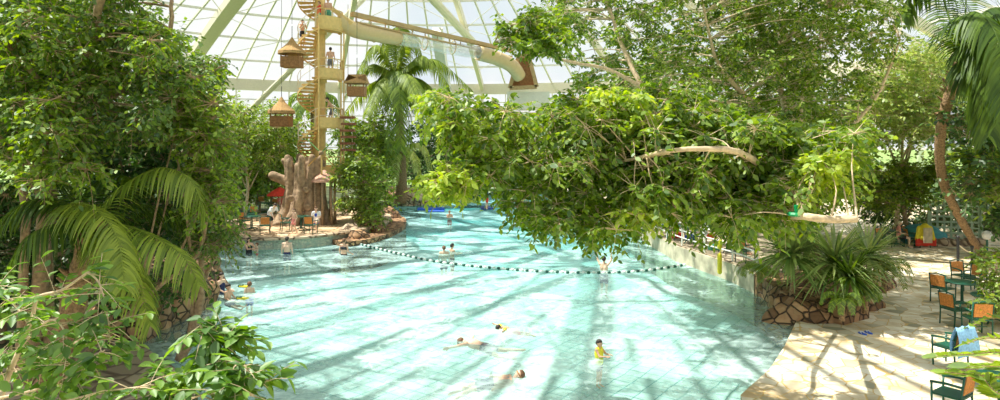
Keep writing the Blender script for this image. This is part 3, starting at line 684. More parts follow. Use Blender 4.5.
# left palm whose fronds arch over the bank
cr_ = q(92, 232, 12.6)
def fr(*a): return [q(*t) for t in a]
lf = [fr((92, 232, 12.6), (120, 190, 12.4), (160, 168, 12.2), (192, 182, 12), (205, 215, 12)),
      fr((92, 235, 12.6), (70, 205, 12.0), (95, 208, 11.2), (118, 240, 10.8), (124, 285, 10.6)),
      fr((92, 235, 12.6), (120, 225, 12.2), (150, 235, 11.6), (182, 255, 11.3), (200, 285, 11.2)),
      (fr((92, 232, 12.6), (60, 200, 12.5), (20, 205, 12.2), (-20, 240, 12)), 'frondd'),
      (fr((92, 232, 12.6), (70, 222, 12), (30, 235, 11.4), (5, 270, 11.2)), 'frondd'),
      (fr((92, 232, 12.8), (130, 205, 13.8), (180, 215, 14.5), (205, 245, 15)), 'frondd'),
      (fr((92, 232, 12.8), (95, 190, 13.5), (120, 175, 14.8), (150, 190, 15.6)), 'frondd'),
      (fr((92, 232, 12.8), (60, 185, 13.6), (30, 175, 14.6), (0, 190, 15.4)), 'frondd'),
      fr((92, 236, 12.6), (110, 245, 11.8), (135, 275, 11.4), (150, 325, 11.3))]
palm('palm_tree', 'big feather palm with arching fronds and a shaggy brown trunk at the left bank', 'palm', cr_, Vector((-9.0, 12.9, .12)), .24, .20, lf, 'frond', n=58, ll=.82, lw=.045, droop=.75, seed=3)
# tall coconut palm behind the tower
cc = q(397, 76, 53); rc = random.Random(9); cf = []
for (dx, dy, yy) in [(-52, -6, 52), (-40, -28, 51), (-14, -45, 54), (8, -50, 55), (26, -40, 52), (52, -16, 51), (75, -12, 54), (58, 14, 55), (-58, 18, 55), (-30, 12, 49), (30, 8, 48)]:
    e = q(397+dx, 76+dy+26, yy); m_ = q(397+dx*.55, 76+dy*.95-4, (53+yy)/2); cf.append([cc, cc.lerp(m_, .5)+Vector((0, 0, .3)), m_, e])
for (dx, dy, yy) in [(-26, 62, 52), (-18, 70, 51), (-8, 74, 50.5), (4, 74, 50.5), (14, 70, 51), (24, 60, 51.5), (30, 66, 54), (-30, 52, 54)]:
    e = q(397+dx, 76+dy, yy); m_ = q(397+dx*.7, 76+dy*.3, yy); cf.append(([cc, q(397+dx*.35, 72, (53+yy)/2), m_, e], 'frond' if dy < 65 else 'mid'))
LF['frond'] = LF['frond']
palm('coconut_palm', 'tall coconut palm with drooping crown beside the hanging hut right of the tower', 'palm', cc, Vector((cc.x+.4, 53.5, .12)), .42, .25, cf, 'frond', n=70, ll=1.6, lw=.12, droop=.75, seed=4)
# smaller yellowish palm near the boulder
c2 = q(398, 158, 53.5)
palm('palm_tree', 'small yellow-green palm with drooping fronds above the pale boulder', 'palm', c2, Vector((c2.x, 53.5, .12)), .22, .16, radial_fronds(random.Random(2), c2, 13, 3.4, .75, 1.25), 'frondy', n=30, ll=.85, lw=.09, droop=.7, seed=6, bulge=False)
c3 = q(372, 150, 57)
palm('palm_tree', 'feathery palm standing behind the reef left of the coconut palm', 'palm', c3, Vector((c3.x, 57, .12)), .22, .16, radial_fronds(random.Random(3), c3, 12, 3.6, .8, 1.2), 'frond', n=28, ll=.9, lw=.10, droop=.7, seed=7, bulge=False)
c4 = q(258, 148, 46.5)
palm('palm_tree', 'slender palm with bright fronds left of the carved stump', 'palm', c4, Vector((c4.x, 46.5, .12)), .18, .12, radial_fronds(random.Random(4), c4, 12, 2.6, .8, 1.2), 'frondy', n=26, ll=.7, lw=.08, droop=.7, seed=8, bulge=False)
c5 = q(312, 108, 58)
palm('palm_tree', 'leafy palm top rising behind the lowest thatched hut', 'palm', c5, Vector((c5.x, 58, .12)), .2, .14, radial_fronds(random.Random(5), c5, 13, 2.8, 1.0, 1.1), 'mid', n=22, ll=.9, lw=.16, droop=.6, seed=9, bulge=False)
# right palm: slender leaning trunk, shaggy towards its crown
c6 = q(966, 58, 24)
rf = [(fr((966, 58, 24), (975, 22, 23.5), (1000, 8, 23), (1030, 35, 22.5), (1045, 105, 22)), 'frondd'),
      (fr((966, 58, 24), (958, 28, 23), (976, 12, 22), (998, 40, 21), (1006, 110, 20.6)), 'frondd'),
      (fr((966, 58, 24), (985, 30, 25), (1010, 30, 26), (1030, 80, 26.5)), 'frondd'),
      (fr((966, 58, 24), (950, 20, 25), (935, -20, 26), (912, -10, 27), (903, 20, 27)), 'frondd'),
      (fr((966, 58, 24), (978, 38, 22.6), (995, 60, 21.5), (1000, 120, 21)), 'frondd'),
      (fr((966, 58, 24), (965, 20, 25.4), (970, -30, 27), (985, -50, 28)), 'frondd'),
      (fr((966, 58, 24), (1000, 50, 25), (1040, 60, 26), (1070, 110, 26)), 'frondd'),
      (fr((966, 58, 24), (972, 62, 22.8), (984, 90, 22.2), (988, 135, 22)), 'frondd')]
b6 = G(984, 258, .12)
palm('palm_tree', 'leaning slim-trunked palm with long dark fronds at the top right edge', 'palm', c6, b6, .13, .20, rf, 'frondd', n=76, ll=1.6, lw=.11, droop=.85, seed=10,
     path=[b6, q(960, 218, 26.5), q(943, 180, 25.6), q(940, 140, 25), q(948, 100, 24.5), c6])

# ---------------------------------------------------------------- strap-leaved planter on the right, rocks
PL = [(792, 256, 18.6, 1.6, 'strap', 'spiky strap-leaved plant leaning over the pool at the planter corner'),
      (835, 262, 18.2, 1.75, 'strap', 'large pale-striped spiky plant in the middle of the planter'),
      (868, 256, 20, 1.5, 'strap', 'spiky plant at the right end of the planter'),
      (806, 240, 20.5, 1.4, 'strap', 'spiky plant at the back of the planter beneath the cut bough'),
      (850, 277, 17.4, 1.0, 'frondd', 'low dark spiky plant on the front of the planter')]
for i, (x, y, Y, r, mt, lab) in enumerate(PL):
    c = q(x, y, Y); z = .55 if i != 4 else .45; rosette('spiky_plant', lab, (c.x, c.y, z), r, 230 if i != 4 else 130, .075, mt, 60+i, stem=c.z-z, cat='plant')
for i, (x, y, Y, nf, l, mt, lab) in enumerate([(884, 262, 20.2, 14, 1.0, 'frond', 'low feathery cycad at the right end of the planter'),
        (842, 290, 17.0, 12, .65, 'mid', 'small bright fern on the planter rocks above the flip-flops'),
        (865, 285, 17.8, 12, .6, 'mid', 'bushy green fern beside the striped spiky plant'),
        (760, 262, 20.6, 12, .9, 'frond', 'feathery cycad at the pool side of the planter')]):
    c = q(x, y, Y); b = Vector((c.x, c.y, .4)); r_ = empty('fern', b, 0, lab, 'plant'); cr2 = Vector((c.x, c.y, max(c.z-.3, .55)))
    MB().tube([(0, 0, 0), cr2-b], [.08, .07], 8).build('stem', M['palm_bark'], r_)
    for k, f in enumerate(radial_fronds(random.Random(i+20), cr2, nf, l, .9, .9)): frond(r_, f, 22, l*.26, .03, mt, .4, .01, seed=k+i*30)
# planter body of brown rocks
RK = [(812, 325, 1.05, .75, .75), (795, 312, .55, .6, .7), (840, 320, .7, .7, .6), (862, 312, .75, .8, .55), (830, 296, 1.3, 1.2, .55), (878, 292, .8, .8, .55), (845, 282, 1.2, 1.3, .5)]
rock_labels = ['largest brown rock at the waterline below the spiky plants', 'dark brown rock hanging over the pool corner', 'brown rock left of the blue flip-flops', 'pale brown rock behind the blue flip-flops', 'brown rock carrying the middle spiky plant', 'rock under the cycad at the right end of the planter', 'rock hidden deep in the planter foliage']
for i, (x, y, a, b, c) in enumerate(RK):
    g = G(x, y, 0); rocks('boulder', rock_labels[i], (g.x, g.y+.5, .12 if i else .02), (a, b, c), M['rock_brown'], i+1, rz=i)
MB().prism([(8.4, 18.9), (9.3, 17.6), (10.4, 18.3), (11.4, 20.2), (11.4, 22.6), (10.2, 22.9), (8.6, 22.0)], -1.2, .62).build('planter_bed', M['rock_brown'])['kind'] = 'structure'
# left bank rock wall
for i, (x, y, a, b, c) in enumerate([(212, 290, .5, .6, .8), (206, 300, .6, .8, .9), (196, 308, .6, .7, .85), (180, 318, .6, .7, .9), (163, 328, .55, .6, .8), (147, 338, .55, .6, .75), (128, 334, .6, .6, .8), (205, 285, .7, .9, 1.3), (185, 290, .8, .9, 1.2), (160, 302, .8, .9, 1.2)]):
    lab = ['brown rock beside the two bathers at the left bank', 'second brown rock of the left bank from the bathers', 'angular rock in the middle of the left bank wall', 'brown rock under the hanging fronds', 'dark rock near the corner of the left deck', 'last rock at the corner of the left deck',
           'rock at the foot of the shaggy palm', 'upper rock above the two bathers', 'upper rock behind the hanging fronds', 'upper rock at the back of the left deck'][i]
    g = G(x, y, 0); rocks('boulder', lab, (g.x-.35, g.y, .2), (a, b, c), M['rock_brown'], 20+i, rz=i*.7)
# boulders at the reef and far bank
for i, (x, y, a, b, c, m_, lab) in enumerate([(409, 205, 1.6, 1.3, 1.1, 'rock_pale', 'big pale boulder at the far waterline left of the blue mat'), (396, 200, 1.1, 1.1, 1.0, 'rock_brown', 'dark boulder left of the big pale boulder'),
        (432, 196, 1.5, 1.2, .8, 'rock_brown', 'brown boulder behind the blue mat'), (348, 240, .7, .8, .65, 'rock_pale', 'pale boulder at the right tip of the island'), (371, 236, .8, 1.0, .7, 'rock_brown', 'mossy boulder on the reef front'),
        (383, 222, .6, 1.2, .7, 'rock_brown', 'boulder at the right edge of the reef'), (340, 224, .5, .5, .6, 'rock_pale', 'boulder beside the carved stump base'), (357, 243, .6, .6, .5, 'rock_brown', 'low boulder at the near point of the reef')]):
    g = G(x, y, 0); rocks('boulder', lab, (g.x, g.y+.4, .15), (a, b, c), M[m_], 40+i, rz=i)

# ---------------------------------------------------------------- foreground saplings under the balcony
def sapling(label, base, paths, n, ln, mt, seed, spread=.22, r=.018):
    rng = np.random.default_rng(seed); base = Vector(base); root = empty('leafy_sapling', base, 0, label, 'plant'); Ls = []; tw = MB(); first = True
    for pts, r0 in paths:
        sp = smooth_path(pts, 6); mm = len(sp)
        MB().tube([p-base for p in sp], [r0*(1-.7*k/(mm-1)) for k in range(mm)], 7).build('trunk' if first else 'branch', M['pale_bark'], root, True); first = False
        k0 = 2
        for _ in range(n):
            t = rng.uniform(.25, 1); f = t*(mm-1); k = min(int(f), mm-2); p = sp[k].lerp(sp[k+1], f-k)
            d = Vector(rng.normal(size=3)); d.z = d.z*.6-.1; d.normalize(); e = p+d*spread*rng.uniform(.5, 1.5)+Vector((0, 0, -.03))
            tw.tube([p-base, p.lerp(e, .5)-base+Vector((0, 0, .01)), e-base], [.0035, .0025, .0015], 4, cap=False)
            for j in range(6):
                tt = .3+.7*j/5; pp = p.lerp(e, tt)-base; sd = d.cross(Vector((0, 0, 1))).normalized()*(1 if j % 2 else -1)
                ax = d*.7+sd*.8+Vector((0, 0, -.25))+Vector(rng.normal(size=3))*.2; Ls.append((pp, ax, Vector((0, 0, 1))+Vector(rng.normal(size=3))*.35, ln*rng.uniform(.75, 1.15)))
    A = [np.array([list(x[i]) for x in Ls]) for i in range(3)]; l = np.array([x[3] for x in Ls])
    # folded blades: two halves meeting on the midrib
    ax = nrm(A[1]); sd = nrm(np.cross(ax, A[2])); nn = np.cross(sd, ax); V = []
    for sg in (1, -1):
        pr = [(0, 0), (.25, .22), (.55, .25), (.82, .13), (1, 0)]; e = [A[0]+ax*(l*t)[:, None]+sd*(l*w*sg)[:, None]+nn*(l*(w*.35-.14*t*t))[:, None] for t, w in pr]
        md = A[0]+ax*(l*.55)[:, None]-nn*(l*.05)[:, None]
        V.append(np.stack(e+[md] if sg == 1 else [e[4], e[3], e[2], e[1], e[0], md], 1))
    VV = np.stack(V, 1).reshape(-1, 3)          # two six-sided halves per leaf, welded along the rib by merging
    me = poly_mesh(VV, 6, 'leaves'); import bmesh
    bm = bmesh.new(); bm.from_mesh(me); bmesh.ops.remove_doubles(bm, verts=bm.verts, dist=1e-5); bm.to_mesh(me); bm.free()
    link_mesh(me, 'leaves', LF[mt], root)
    o = tw.build('twigs', M['pale_bark'], root); o['kind'] = 'stuff'; return root
sapling('leafy shrub with arching pale stems in the lower left corner', (-4.1, 4.6, 0.12), [
    (fr((-20, 470, 4.4), (5, 385, 4.5), (30, 325, 4.6), (38, 298, 4.6), (62, 290, 4.5), (88, 272, 4.4)), .022),
    (fr((22, 345, 4.6), (50, 320, 4.3), (66, 335, 4.1), (70, 375, 4.0)), .010),
    (fr((0, 398, 4.3), (40, 388, 4.1), (75, 372, 4.0), (105, 350, 4.0)), .010),
    (fr((30, 325, 4.6), (10, 300, 4.8), (-10, 285, 5)), .010),
    (fr((88, 272, 4.4), (100, 285, 4.3), (108, 320, 4.2), (110, 345, 4.2)), .007),
    (fr((-10, 440, 4.2), (40, 410, 3.9), (90, 395, 3.8), (150, 385, 3.8)), .010),
    (fr((0, 398, 4.3), (10, 360, 4.6), (12, 340, 4.7)), .010),
    (fr((-30, 400, 4.9), (20, 370, 5.0), (70, 345, 5.0), (95, 330, 5.0)), .010)], 20, .095, 'fore', 91, spread=.22)
sapling('young plant with big glossy leaves at the bottom edge over the pool corner', (-2.2, 4.1, 0.12), [
    (fr((170, 520, 4.0), (187, 400, 4.0), (200, 370, 4.0), (208, 345, 4.0), (200, 325, 4.0)), .020),
    (fr((200, 370, 4.0), (225, 360, 3.9), (250, 372, 3.8), (268, 388, 3.8)), .007),
    (fr((208, 350, 4.0), (225, 335, 4.1), (225, 345, 4.0)), .006),
    (fr((187, 400, 4.0), (215, 392, 3.8), (255, 395, 3.7)), .007),
    (fr((185, 405, 4.0), (170, 390, 4.1), (165, 378, 4.1)), .006)], 22, .11, 'fore', 92, spread=.17)
# bottom-right: long shoots with paired pointed leaves
def shoots(label, base, lines, ln, mt, seed, step=.045):
    rnd = random.Random(seed); base = Vector(base); root = empty('paired_leaf_shrub', base, 0, label, 'plant'); P_ = []; AX = []; UP = []; LN = []
    for i, (pts, r0) in enumerate(lines):
        sp = smooth_path(pts, 6); mm = len(sp); MB().tube([p-base for p in sp], [r0*(1-.6*k/(mm-1)) for k in range(mm)], 6).build('trunk' if i == 0 else 'stem', M['bark'], root, True)
        if i == 0: continue
        tot = sum((sp[k+1]-sp[k]).length for k in range(mm-1)); n = int(tot/step)
        for j in range(n):
            f = (j+.5)/n*(mm-1); k = min(int(f), mm-2); p = sp[k].lerp(sp[k+1], f-k)-base; d = (sp[k+1]-sp[k]).normalized(); s = d.cross(Vector((0, .5, 1))).normalized()
            for sg in (-1, 1):
                P_.append(list(p)); AX.append(list(s*sg+d*.75+Vector((0, 0, .15))+Vector([rnd.uniform(-.15, .15) for _ in range(3)]))); UP.append([rnd.uniform(-.2, .2), -.5, 1]); LN.append(ln*rnd.uniform(.8, 1.15))
    Lv = leaf_array(np.array(P_), np.array(AX), np.array(UP), np.array(LN), np.array(LN)*.42, .2)
    link_mesh(poly_mesh(Lv, 6, 'leaves'), 'leaves', LF[mt], root); return root
shoots('shrub with long shoots of paired pale leaves in the lower right corner', (3.9, 4.4, .12), [
    (fr((1090, 520, 4.5), (1050, 420, 4.5), (1030, 350, 4.6)), .03),
    (fr((1030, 360, 4.6), (1005, 352, 4.5), (970, 354, 4.4), (936, 356, 4.3)), .008), (fr((1040, 385, 4.5), (1005, 378, 4.4), (965, 374, 4.3), (945, 372, 4.2)), .008),
    (fr((1030, 355, 4.6), (1010, 340, 4.6), (985, 338, 4.6), (966, 344, 4.6)), .008), (fr((1030, 350, 4.6), (1015, 325, 4.8), (992, 318, 4.9), (972, 326, 4.9)), .007),
    (fr((1040, 380, 4.5), (1010, 368, 4.2), (988, 366, 4.1), (968, 366, 4.0)), .007), (fr((1045, 400, 4.5), (1015, 398, 4.3), (996, 392, 4.2), (985, 380, 4.2)), .007)], .11, 'mid', 93)
# ---------------------------------------------------------------- spiral stair tower
TX, TY = P(320, 200, 38.5).x, 38.5
tw = empty('spiral_stair_tower', (TX, TY, .5), 0, 'tall ochre slide tower with a spiral staircase wound around its central pole', 'tower')
PITCH = 2.85; R1 = 1.27; Z0 = 3.3; Z1 = 14.6; AS = math.radians(20)
TH0, SPAN = math.radians(43), math.radians(240)
def stair(u):
    """u counts turns from the first landing: first third flat landing, then a flight climbing round the back and left"""
    k = math.floor(u); f = u-k; return (TH0-2*PI/3)+2*PI*u, Z0+PITCH*(k+max(0, (f-1/3)/(2/3)))
NT_ = 4
MB().tube([(0, 0, 0), (0, 0, 7), (0, 0, 15.6)], [.36, .32, .30], 20).build('pole', M['tower_yellow'], tw, True)
us = []
for k in range(NT_):
    for i in range(15): us.append(k+1/3+(i+.5)/15*2/3)
for u in us:
    a, z = stair(u); mb = MB(); v = []; da = .18
    for zz in (z-.10, z):
        for r, s in ((.28, -1), (R1, -1), (R1, 1), (.28, 1)): v.append((r*math.cos(a+s*da), r*math.sin(a+s*da), zz-.5))
    mb.add(v, [(3, 2, 1, 0), (4, 5, 6, 7), (0, 1, 5, 4), (1, 2, 6, 5), (2, 3, 7, 6), (3, 0, 4, 7)]); mb.build('tread', M['tread'], tw)
def helix_band(r, zlo, zhi, th, n):
    mb = MB(); vs = []
    for k in range(n+1):
        a, z = stair(NT_*k/n)
        for rr_, h in ((r, zlo), (r+th, zlo), (r+th, zhi), (r, zhi)): vs.append((rr_*math.cos(a), rr_*math.sin(a), z+h-.5))
    return mb.add(vs, [(k*4+j, k*4+(j+1) % 4, (k+1)*4+(j+1) % 4, (k+1)*4+j) for k in range(n) for j in range(4)])
ost = helix_band(R1, -.20, -.10, .03, 260).build('outer_stringer', M['tower_yellow'], tw)
helix_band(.36, -.32, -.02, .04, 260).build('inner_stringer', M['tower_yellow'], tw)
for h in (.55, 1.0):
    MB().tube([(R1*math.cos(stair(NT_*k/260)[0]), R1*math.sin(stair(NT_*k/260)[0]), stair(NT_*k/260)[1]+h-.5) for k in range(261)], .018, 5).build('handrail', M['steel_cream'], tw)
for u in us[::2]:
    a, z = stair(u); MB().tube([(R1*math.cos(a), R1*math.sin(a), z-.5), (R1*math.cos(a), R1*math.sin(a), z+.5)], .015, 5).build('baluster', M['steel_cream'], ost)
# landings on the right of the pole, one per turn, with woven guards
LZ = [Z0+PITCH*k for k in range(4)]
for k, z in enumerate(LZ):
    for part in (0,):
        a0, a1 = -1.344, .75; n = 14; r0, r1 = .33, R1+.05; v = []
        for zz in (z-.62, z-.5):
            for i in range(n+1):
                a = a0+(a1-a0)*i/n; v += [(r0*math.cos(a), r0*math.sin(a), zz), (r1*math.cos(a), r1*math.sin(a), zz)]
        m_ = 2*(n+1); fs = []
        for i in range(n): fs += [(2*i, 2*i+2, 2*i+3, 2*i+1), (m_+2*i, m_+2*i+1, m_+2*i+3, m_+2*i+2), (2*i+1, 2*i+3, m_+2*i+3, m_+2*i+1), (2*i, m_+2*i, m_+2*i+2, 2*i+2)]
        ld_ = MB().add(v, fs).build('landing', M['tread'], tw)
        g = MB(); v = []
        for i in range(n+1):
            a = a0+(a1-a0)*i/n
            for rr_, zz in ((r1, z-.62), (r1+.03, z-.62), (r1+.03, z-.05 if k < 3 else z+.1), (r1, z-.05 if k < 3 else z+.1)): v.append((rr_*math.cos(a), rr_*math.sin(a), zz))
        g.add(v, [(i*4+j, i*4+(j+1) % 4, (i+1)*4+(j+1) % 4, (i+1)*4+j) for i in range(n) for j in range(4)]); gp = g.build('guard_panel', M['tower_yellow'], ld_)
        rl = MB().tube([((r1)*math.cos(a0+(a1-a0)*i/n), r1*math.sin(a0+(a1-a0)*i/n), z+.5) for i in range(n+1)], .03, 6).build('guard_rail', M['tower_yellow'], ld_)
        for i in range(0, n+1, 2):
            a = a0+(a1-a0)*i/n; MB().tube([(r1*math.cos(a), r1*math.sin(a), z-.1), (r1*math.cos(a), r1*math.sin(a), z+.5)], .018, 5).build('guard_post', M['tower_yellow'], ld_)
# corner posts of the guard cage
for a in (-1.35, .1, .75): MB().tube([((R1+.12)*math.cos(a), (R1+.12)*math.sin(a), 2.4), ((R1+.12)*math.cos(a), (R1+.12)*math.sin(a), 12)], .045, 8).build('cage_post', M['tower_yellow'], tw)
# top cross beams
def tl(x, y, Y): return P(x, y, Y)-Vector((TX, TY, .5))
MB().beam(tl(326, 4, 38.2), tl(352, 24, 38.6), .16, .22).build('cross_beam', M['tower_yellow'], tw)

# carved tree stump round the tower foot
st = empty('tree_stump', (TX-.55, 37.6, .5), 0, 'big carved pale tree stump with knots wrapped around the tower foot', 'stump')
rs_ = random.Random(4); mb = MB()
for k in range(15):
    a = 2*PI*k/15+rs_.uniform(-.15, .15); r = 1.05+rs_.uniform(-.1, .1); h = rs_.uniform(2.8, 3.9) if k not in (3, 4) else 2.4
    p = [Vector((r*1.45*math.cos(a), r*1.35*math.sin(a), -.1)), Vector((r*1.05*math.cos(a+.1), r*math.sin(a+.1), .7)), Vector((r*.85*math.cos(a+.25), r*.85*math.sin(a+.25), 2.0)), Vector((r*.95*math.cos(a+.3), r*.95*math.sin(a+.3), h))]
    for i in range(3): mb.capsule(p[i], p[i+1], (.32, .27, .24)[i], (.28, .24, .20)[i], 10)
mb.capsule((0, 0, 0), (0, 0, 3.1), .92, .74, 16)
mb.capsule((-.8, -.2, 2.3), (-1.75, -.5, 2.75), .30, .27, 10); mb.capsule((-.7, -.1, 2.6), (-1.2, -.3, 3.6), .2, .16, 10)
mb.capsule((.8, -.4, .2), (1.7, -.9, .0), .25, .12, 8); mb.capsule((-.8, -.6, .2), (-1.5, -1.1, .0), .25, .12, 8)
remesh(mb.build('trunk', M['stump'], st), .055, 3)
for (x, z) in ((.45, 1.0), (.35, 2.0), (-.5, 1.5)):
    MB().lathe((0, 0, 0), [(.03, .05), (.12, .09), (.19, .05), (.17, -.05)], 12).build('knot', M['stump'], st, True).matrix_local = Matrix.Translation((x, -1.18, z)) @ Matrix.Rotation(PI/2, 4, 'X')
# thatched shelter on bark posts leaning against the stump
sh = empty('bark_shelter', (P(323, 200, 36.6).x, 36.9, .5), 0, 'small round thatched shelter on bark posts at the right of the stump', 'shelter')
MB().lathe((0, 0, 0), [(.04, 3.1), (.35, 2.85), (.72, 2.5), (.74, 2.4), (.3, 2.55), (.04, 2.6)], 16).build('roof', M['pink_thatch'], sh)
for k in range(7):
    a = 2*PI*k/7+.3; MB().tube([(.6*math.cos(a), .6*math.sin(a), 0), (.56*math.cos(a), .56*math.sin(a), 1.3), (.58*math.cos(a), .58*math.sin(a), 2.45)], [.09, .07, .075], 7).build('post', M['bark'], sh, True)
# four-bladed windmill cross
wmn = empty('windmill_wheel', P(321, 153, 36.4), 0, 'four slanting green and ochre vanes crossing in front of the lower staircase', 'windmill')
for k in range(4):
    a = PI/4+k*PI/2; d = Vector((math.cos(a), 0, math.sin(a))); MB().beam(d*.08, d*1.05, .05, .06).beam(d*.25+Vector((0, -.03, 0)), d*1.0+Vector((0, -.03, 0)), .14, .02).build('vane', M['green_vane'] if k in (0, 1) else M['tread'], wmn)
MB().lathe((0, 0, 0), [(.02, .12), (.13, .08), (.13, -.08), (.02, -.12)], 12).build('hub', M['bark'], wmn, True).rotation_euler = (PI/2, 0, 0)
MB().tube([(0, .12, 0), (0, .14, -1.1), (0, .3, -1.7)], .05, 7).build('mast', M['tower_yellow'], wmn)
# hanging huts
def hut(x, y, Y, w, label, gable=False, sc=1.0):
    c = P(x, y, Y); r = empty('hanging_hut', c, 0, label, 'hut', None); u = w
    if gable:
        MB().add([(-u*.62, -u*.5, .78*u), (u*.62, -u*.5, .78*u), (u*.5, 0, 1.25*u), (-u*.5, 0, 1.25*u), (-u*.62, u*.5, .78*u), (u*.62, u*.5, .78*u), (-u*.62, -u*.5, .70*u), (u*.62, -u*.5, .70*u), (-u*.62, u*.5, .70*u), (u*.62, u*.5, .70*u)],
                 [(0, 1, 3, 2)[::1], (4, 2+1, 3, 5)[0:0] or (2, 5, 4, 3)[::1], (0, 3, 4), (1, 5, 2), (6, 7, 1, 0), (9, 8, 4, 5), (8, 6, 0, 4), (7, 9, 5, 1), (6, 8, 9, 7)]).build('roof', M['thatch'], r)
    else:
        MB().lathe((0, 0, 0), [(.03*u, 1.55*u), (.22*u, 1.25*u), (.5*u, .98*u), (.72*u, .80*u), (.74*u, .66*u), (.62*u, .68*u), (.2*u, .95*u)], 10).build('roof', M['thatch'], r)
    MB().box((0, 0, 0), (u*.98, u*.8, .06*u)).build('floor_board', M['hut_wood'], r)
    for sx in (-1, 1):
        MB().box((sx*u*.46, 0, .27*u), (.05*u, u*.8, .5*u)).build('side_wall', M['hut_wood'], r)
        for sy in (-1, 1): MB().tube([(sx*u*.45, sy*u*.37, .02), (sx*u*.45, sy*u*.37, .85*u)], .035*u, 6).build('post', M['hut_wood'], r)
    for sy in (-1, 1): MB().box((0, sy*u*.39, .27*u), (u*.92, .05*u, .5*u)).build('front_wall' if sy < 0 else 'back_wall', M['hut_wood'], r)
    MB().tube([(0, 0, 1.2*u), (0, 0, 1.2*u+1.0)], .02, 5).tube([(0, 0, 2.2+.2*u), (0, 0, min(14.5, 18-c.z))], .012, 4).build('hanging_cable', M['black'], r)
    return r
hut(292, 67, 36.5, 1.08, 'topmost hanging hut with a pointed thatched roof left of the tower')
hut(357, 96, 37.5, 1.0, 'hanging wooden hut with a ridged thatched roof right of the tower', True)
hut(281.5, 126, 38, 1.1, 'lowest hanging hut, its conical thatched roof half sunk in the treetops')
pl_ = empty('plank_ladder', P(348, 150, 38), 0, 'string of dark red planks hanging right of the tower', 'ladder')
for k in range(6): MB().box((.03*(-1)**k, 0, k*.38), (.85, .3, .14), rz=.1*(-1)**k).build('plank', M['dark_wood'], pl_)
for s in (-1, 1): MB().tube([(s*.25, 0, -.4), (s*.25, 0, 2.5), (0, 0, 4.2), (0, 0, 8.5)], .018, 4).build('rope', M['beige_cloth'], pl_)

# ---------------------------------------------------------------- slide tube and its beam
sl = empty('water_slide', P(345, 20, 39), 0, 'elevated tube slide, cream at both ends with a clear middle section', 'slide'); so = sl.location.copy()
def sseg(pts, r, name, m_, n=18):
    sp = smooth_path(pts, 5); o = MB().tube([p-so for p in sp], r, n, cap=False).build(name, m_, sl, True); md = o.modifiers.new('Solidify', 'SOLIDIFY'); md.thickness = .05; return sp
s1 = [P(337, 20, 38.6), P(355, 30, 39.2), P(376, 34.5, 40.5), P(398, 38, 42)]; s2 = [P(398, 38, 42), P(420, 42, 43.5), P(450, 48, 45.5), P(480, 53, 47)]; s3 = [P(478, 53, 47), P(496, 58, 48), P(512, 66, 49), P(519, 76, 50)]
sseg(s1, .42, 'upper_tube', M['slide']); sseg(s2, .42, 'clear_tube', M['clear']); sseg(s3, .48, 'lower_tube', M['slide'])
for i, (p, dd) in enumerate([(P(398, 38, 42), (1, .6, -.1)), (P(425, 43, 43.8), (1, .6, -.1)), (P(453, 47.5, 45.6), (1, .6, -.1)), (P(479, 53, 47), (1, .6, -.1)), (P(497, 58, 48), (1, .5, -.4)), (P(375, 34.5, 40.5), (1, .8, -.1))]):
    d = Vector(dd).normalized(); _, u, v = frame_of(d); MB().tube([p-so+(u*math.cos(a)+v*math.sin(a))*.48 for a in [2*PI*k/20 for k in range(21)]], .035, 6).build('flange', M['slide'], sl, True)
tb = empty('slide_beam', P(360, 20, 39.5), 0, 'long brown beam carrying the slide tube across the hall', 'beam'); to = tb.location.copy()
MB().beam(P(352, 14, 38.9)-to, P(512, 51, 50)-to, .34, .26).build('top_chord', M['brown_rail'], tb); MB().beam(P(356, 22, 39)-to, P(512, 57, 50)-to, .12, .10).build('lower_chord', M['brown_rail'], tb)
for k in range(14):
    a = P(356, 17, 39.3).lerp(P(512, 54, 50), k/13); MB().beam(a-to, a-to+Vector((0, 0, -.30)), .06, .06, up=(0, 1, 0)).build('web_post', M['brown_rail'], tb)
ex = empty('slide_exit_box', P(520, 74, 50.4), 0, 'brown framed box where the slide tube passes through the glass wall', 'box'); E_ = Matrix.Rotation(.35, 3, 'Y')
for a, b, nm in (((-1.1, 0, -1.1), (-.45, 0, 1.3), 'frame_side'), ((1.0, 0, -1.0), (.35, 0, 1.5), 'frame_side'), ((-.5, 0, 1.3), (.4, 0, 1.5), 'frame_top'), ((-1.1, 0, -1.1), (1.0, 0, -1.0), 'frame_sill')): MB().beam(Vector(a)+Vector((.3, 0, 0)), Vector(b)+Vector((.3, 0, 0)), .3, .3).build(nm, M['brown_rail'], ex)
MB().add([(-.8, .3, -1.1), (1.3, .3, -1.0), (.75, .3, 1.4), (-.2, .3, 1.3)], [(0, 1, 2, 3)]).build('back_panel', M['hut_wood'], ex)
MB().box((.7, 1.5, -2.0), (3.4, .2, 1.5)).build('panel', M['steel_white'], ex); MB().box((1.0, 1.5, -3.05), (4.6, .6, .25)).build('ledge', M['tread'], ex)

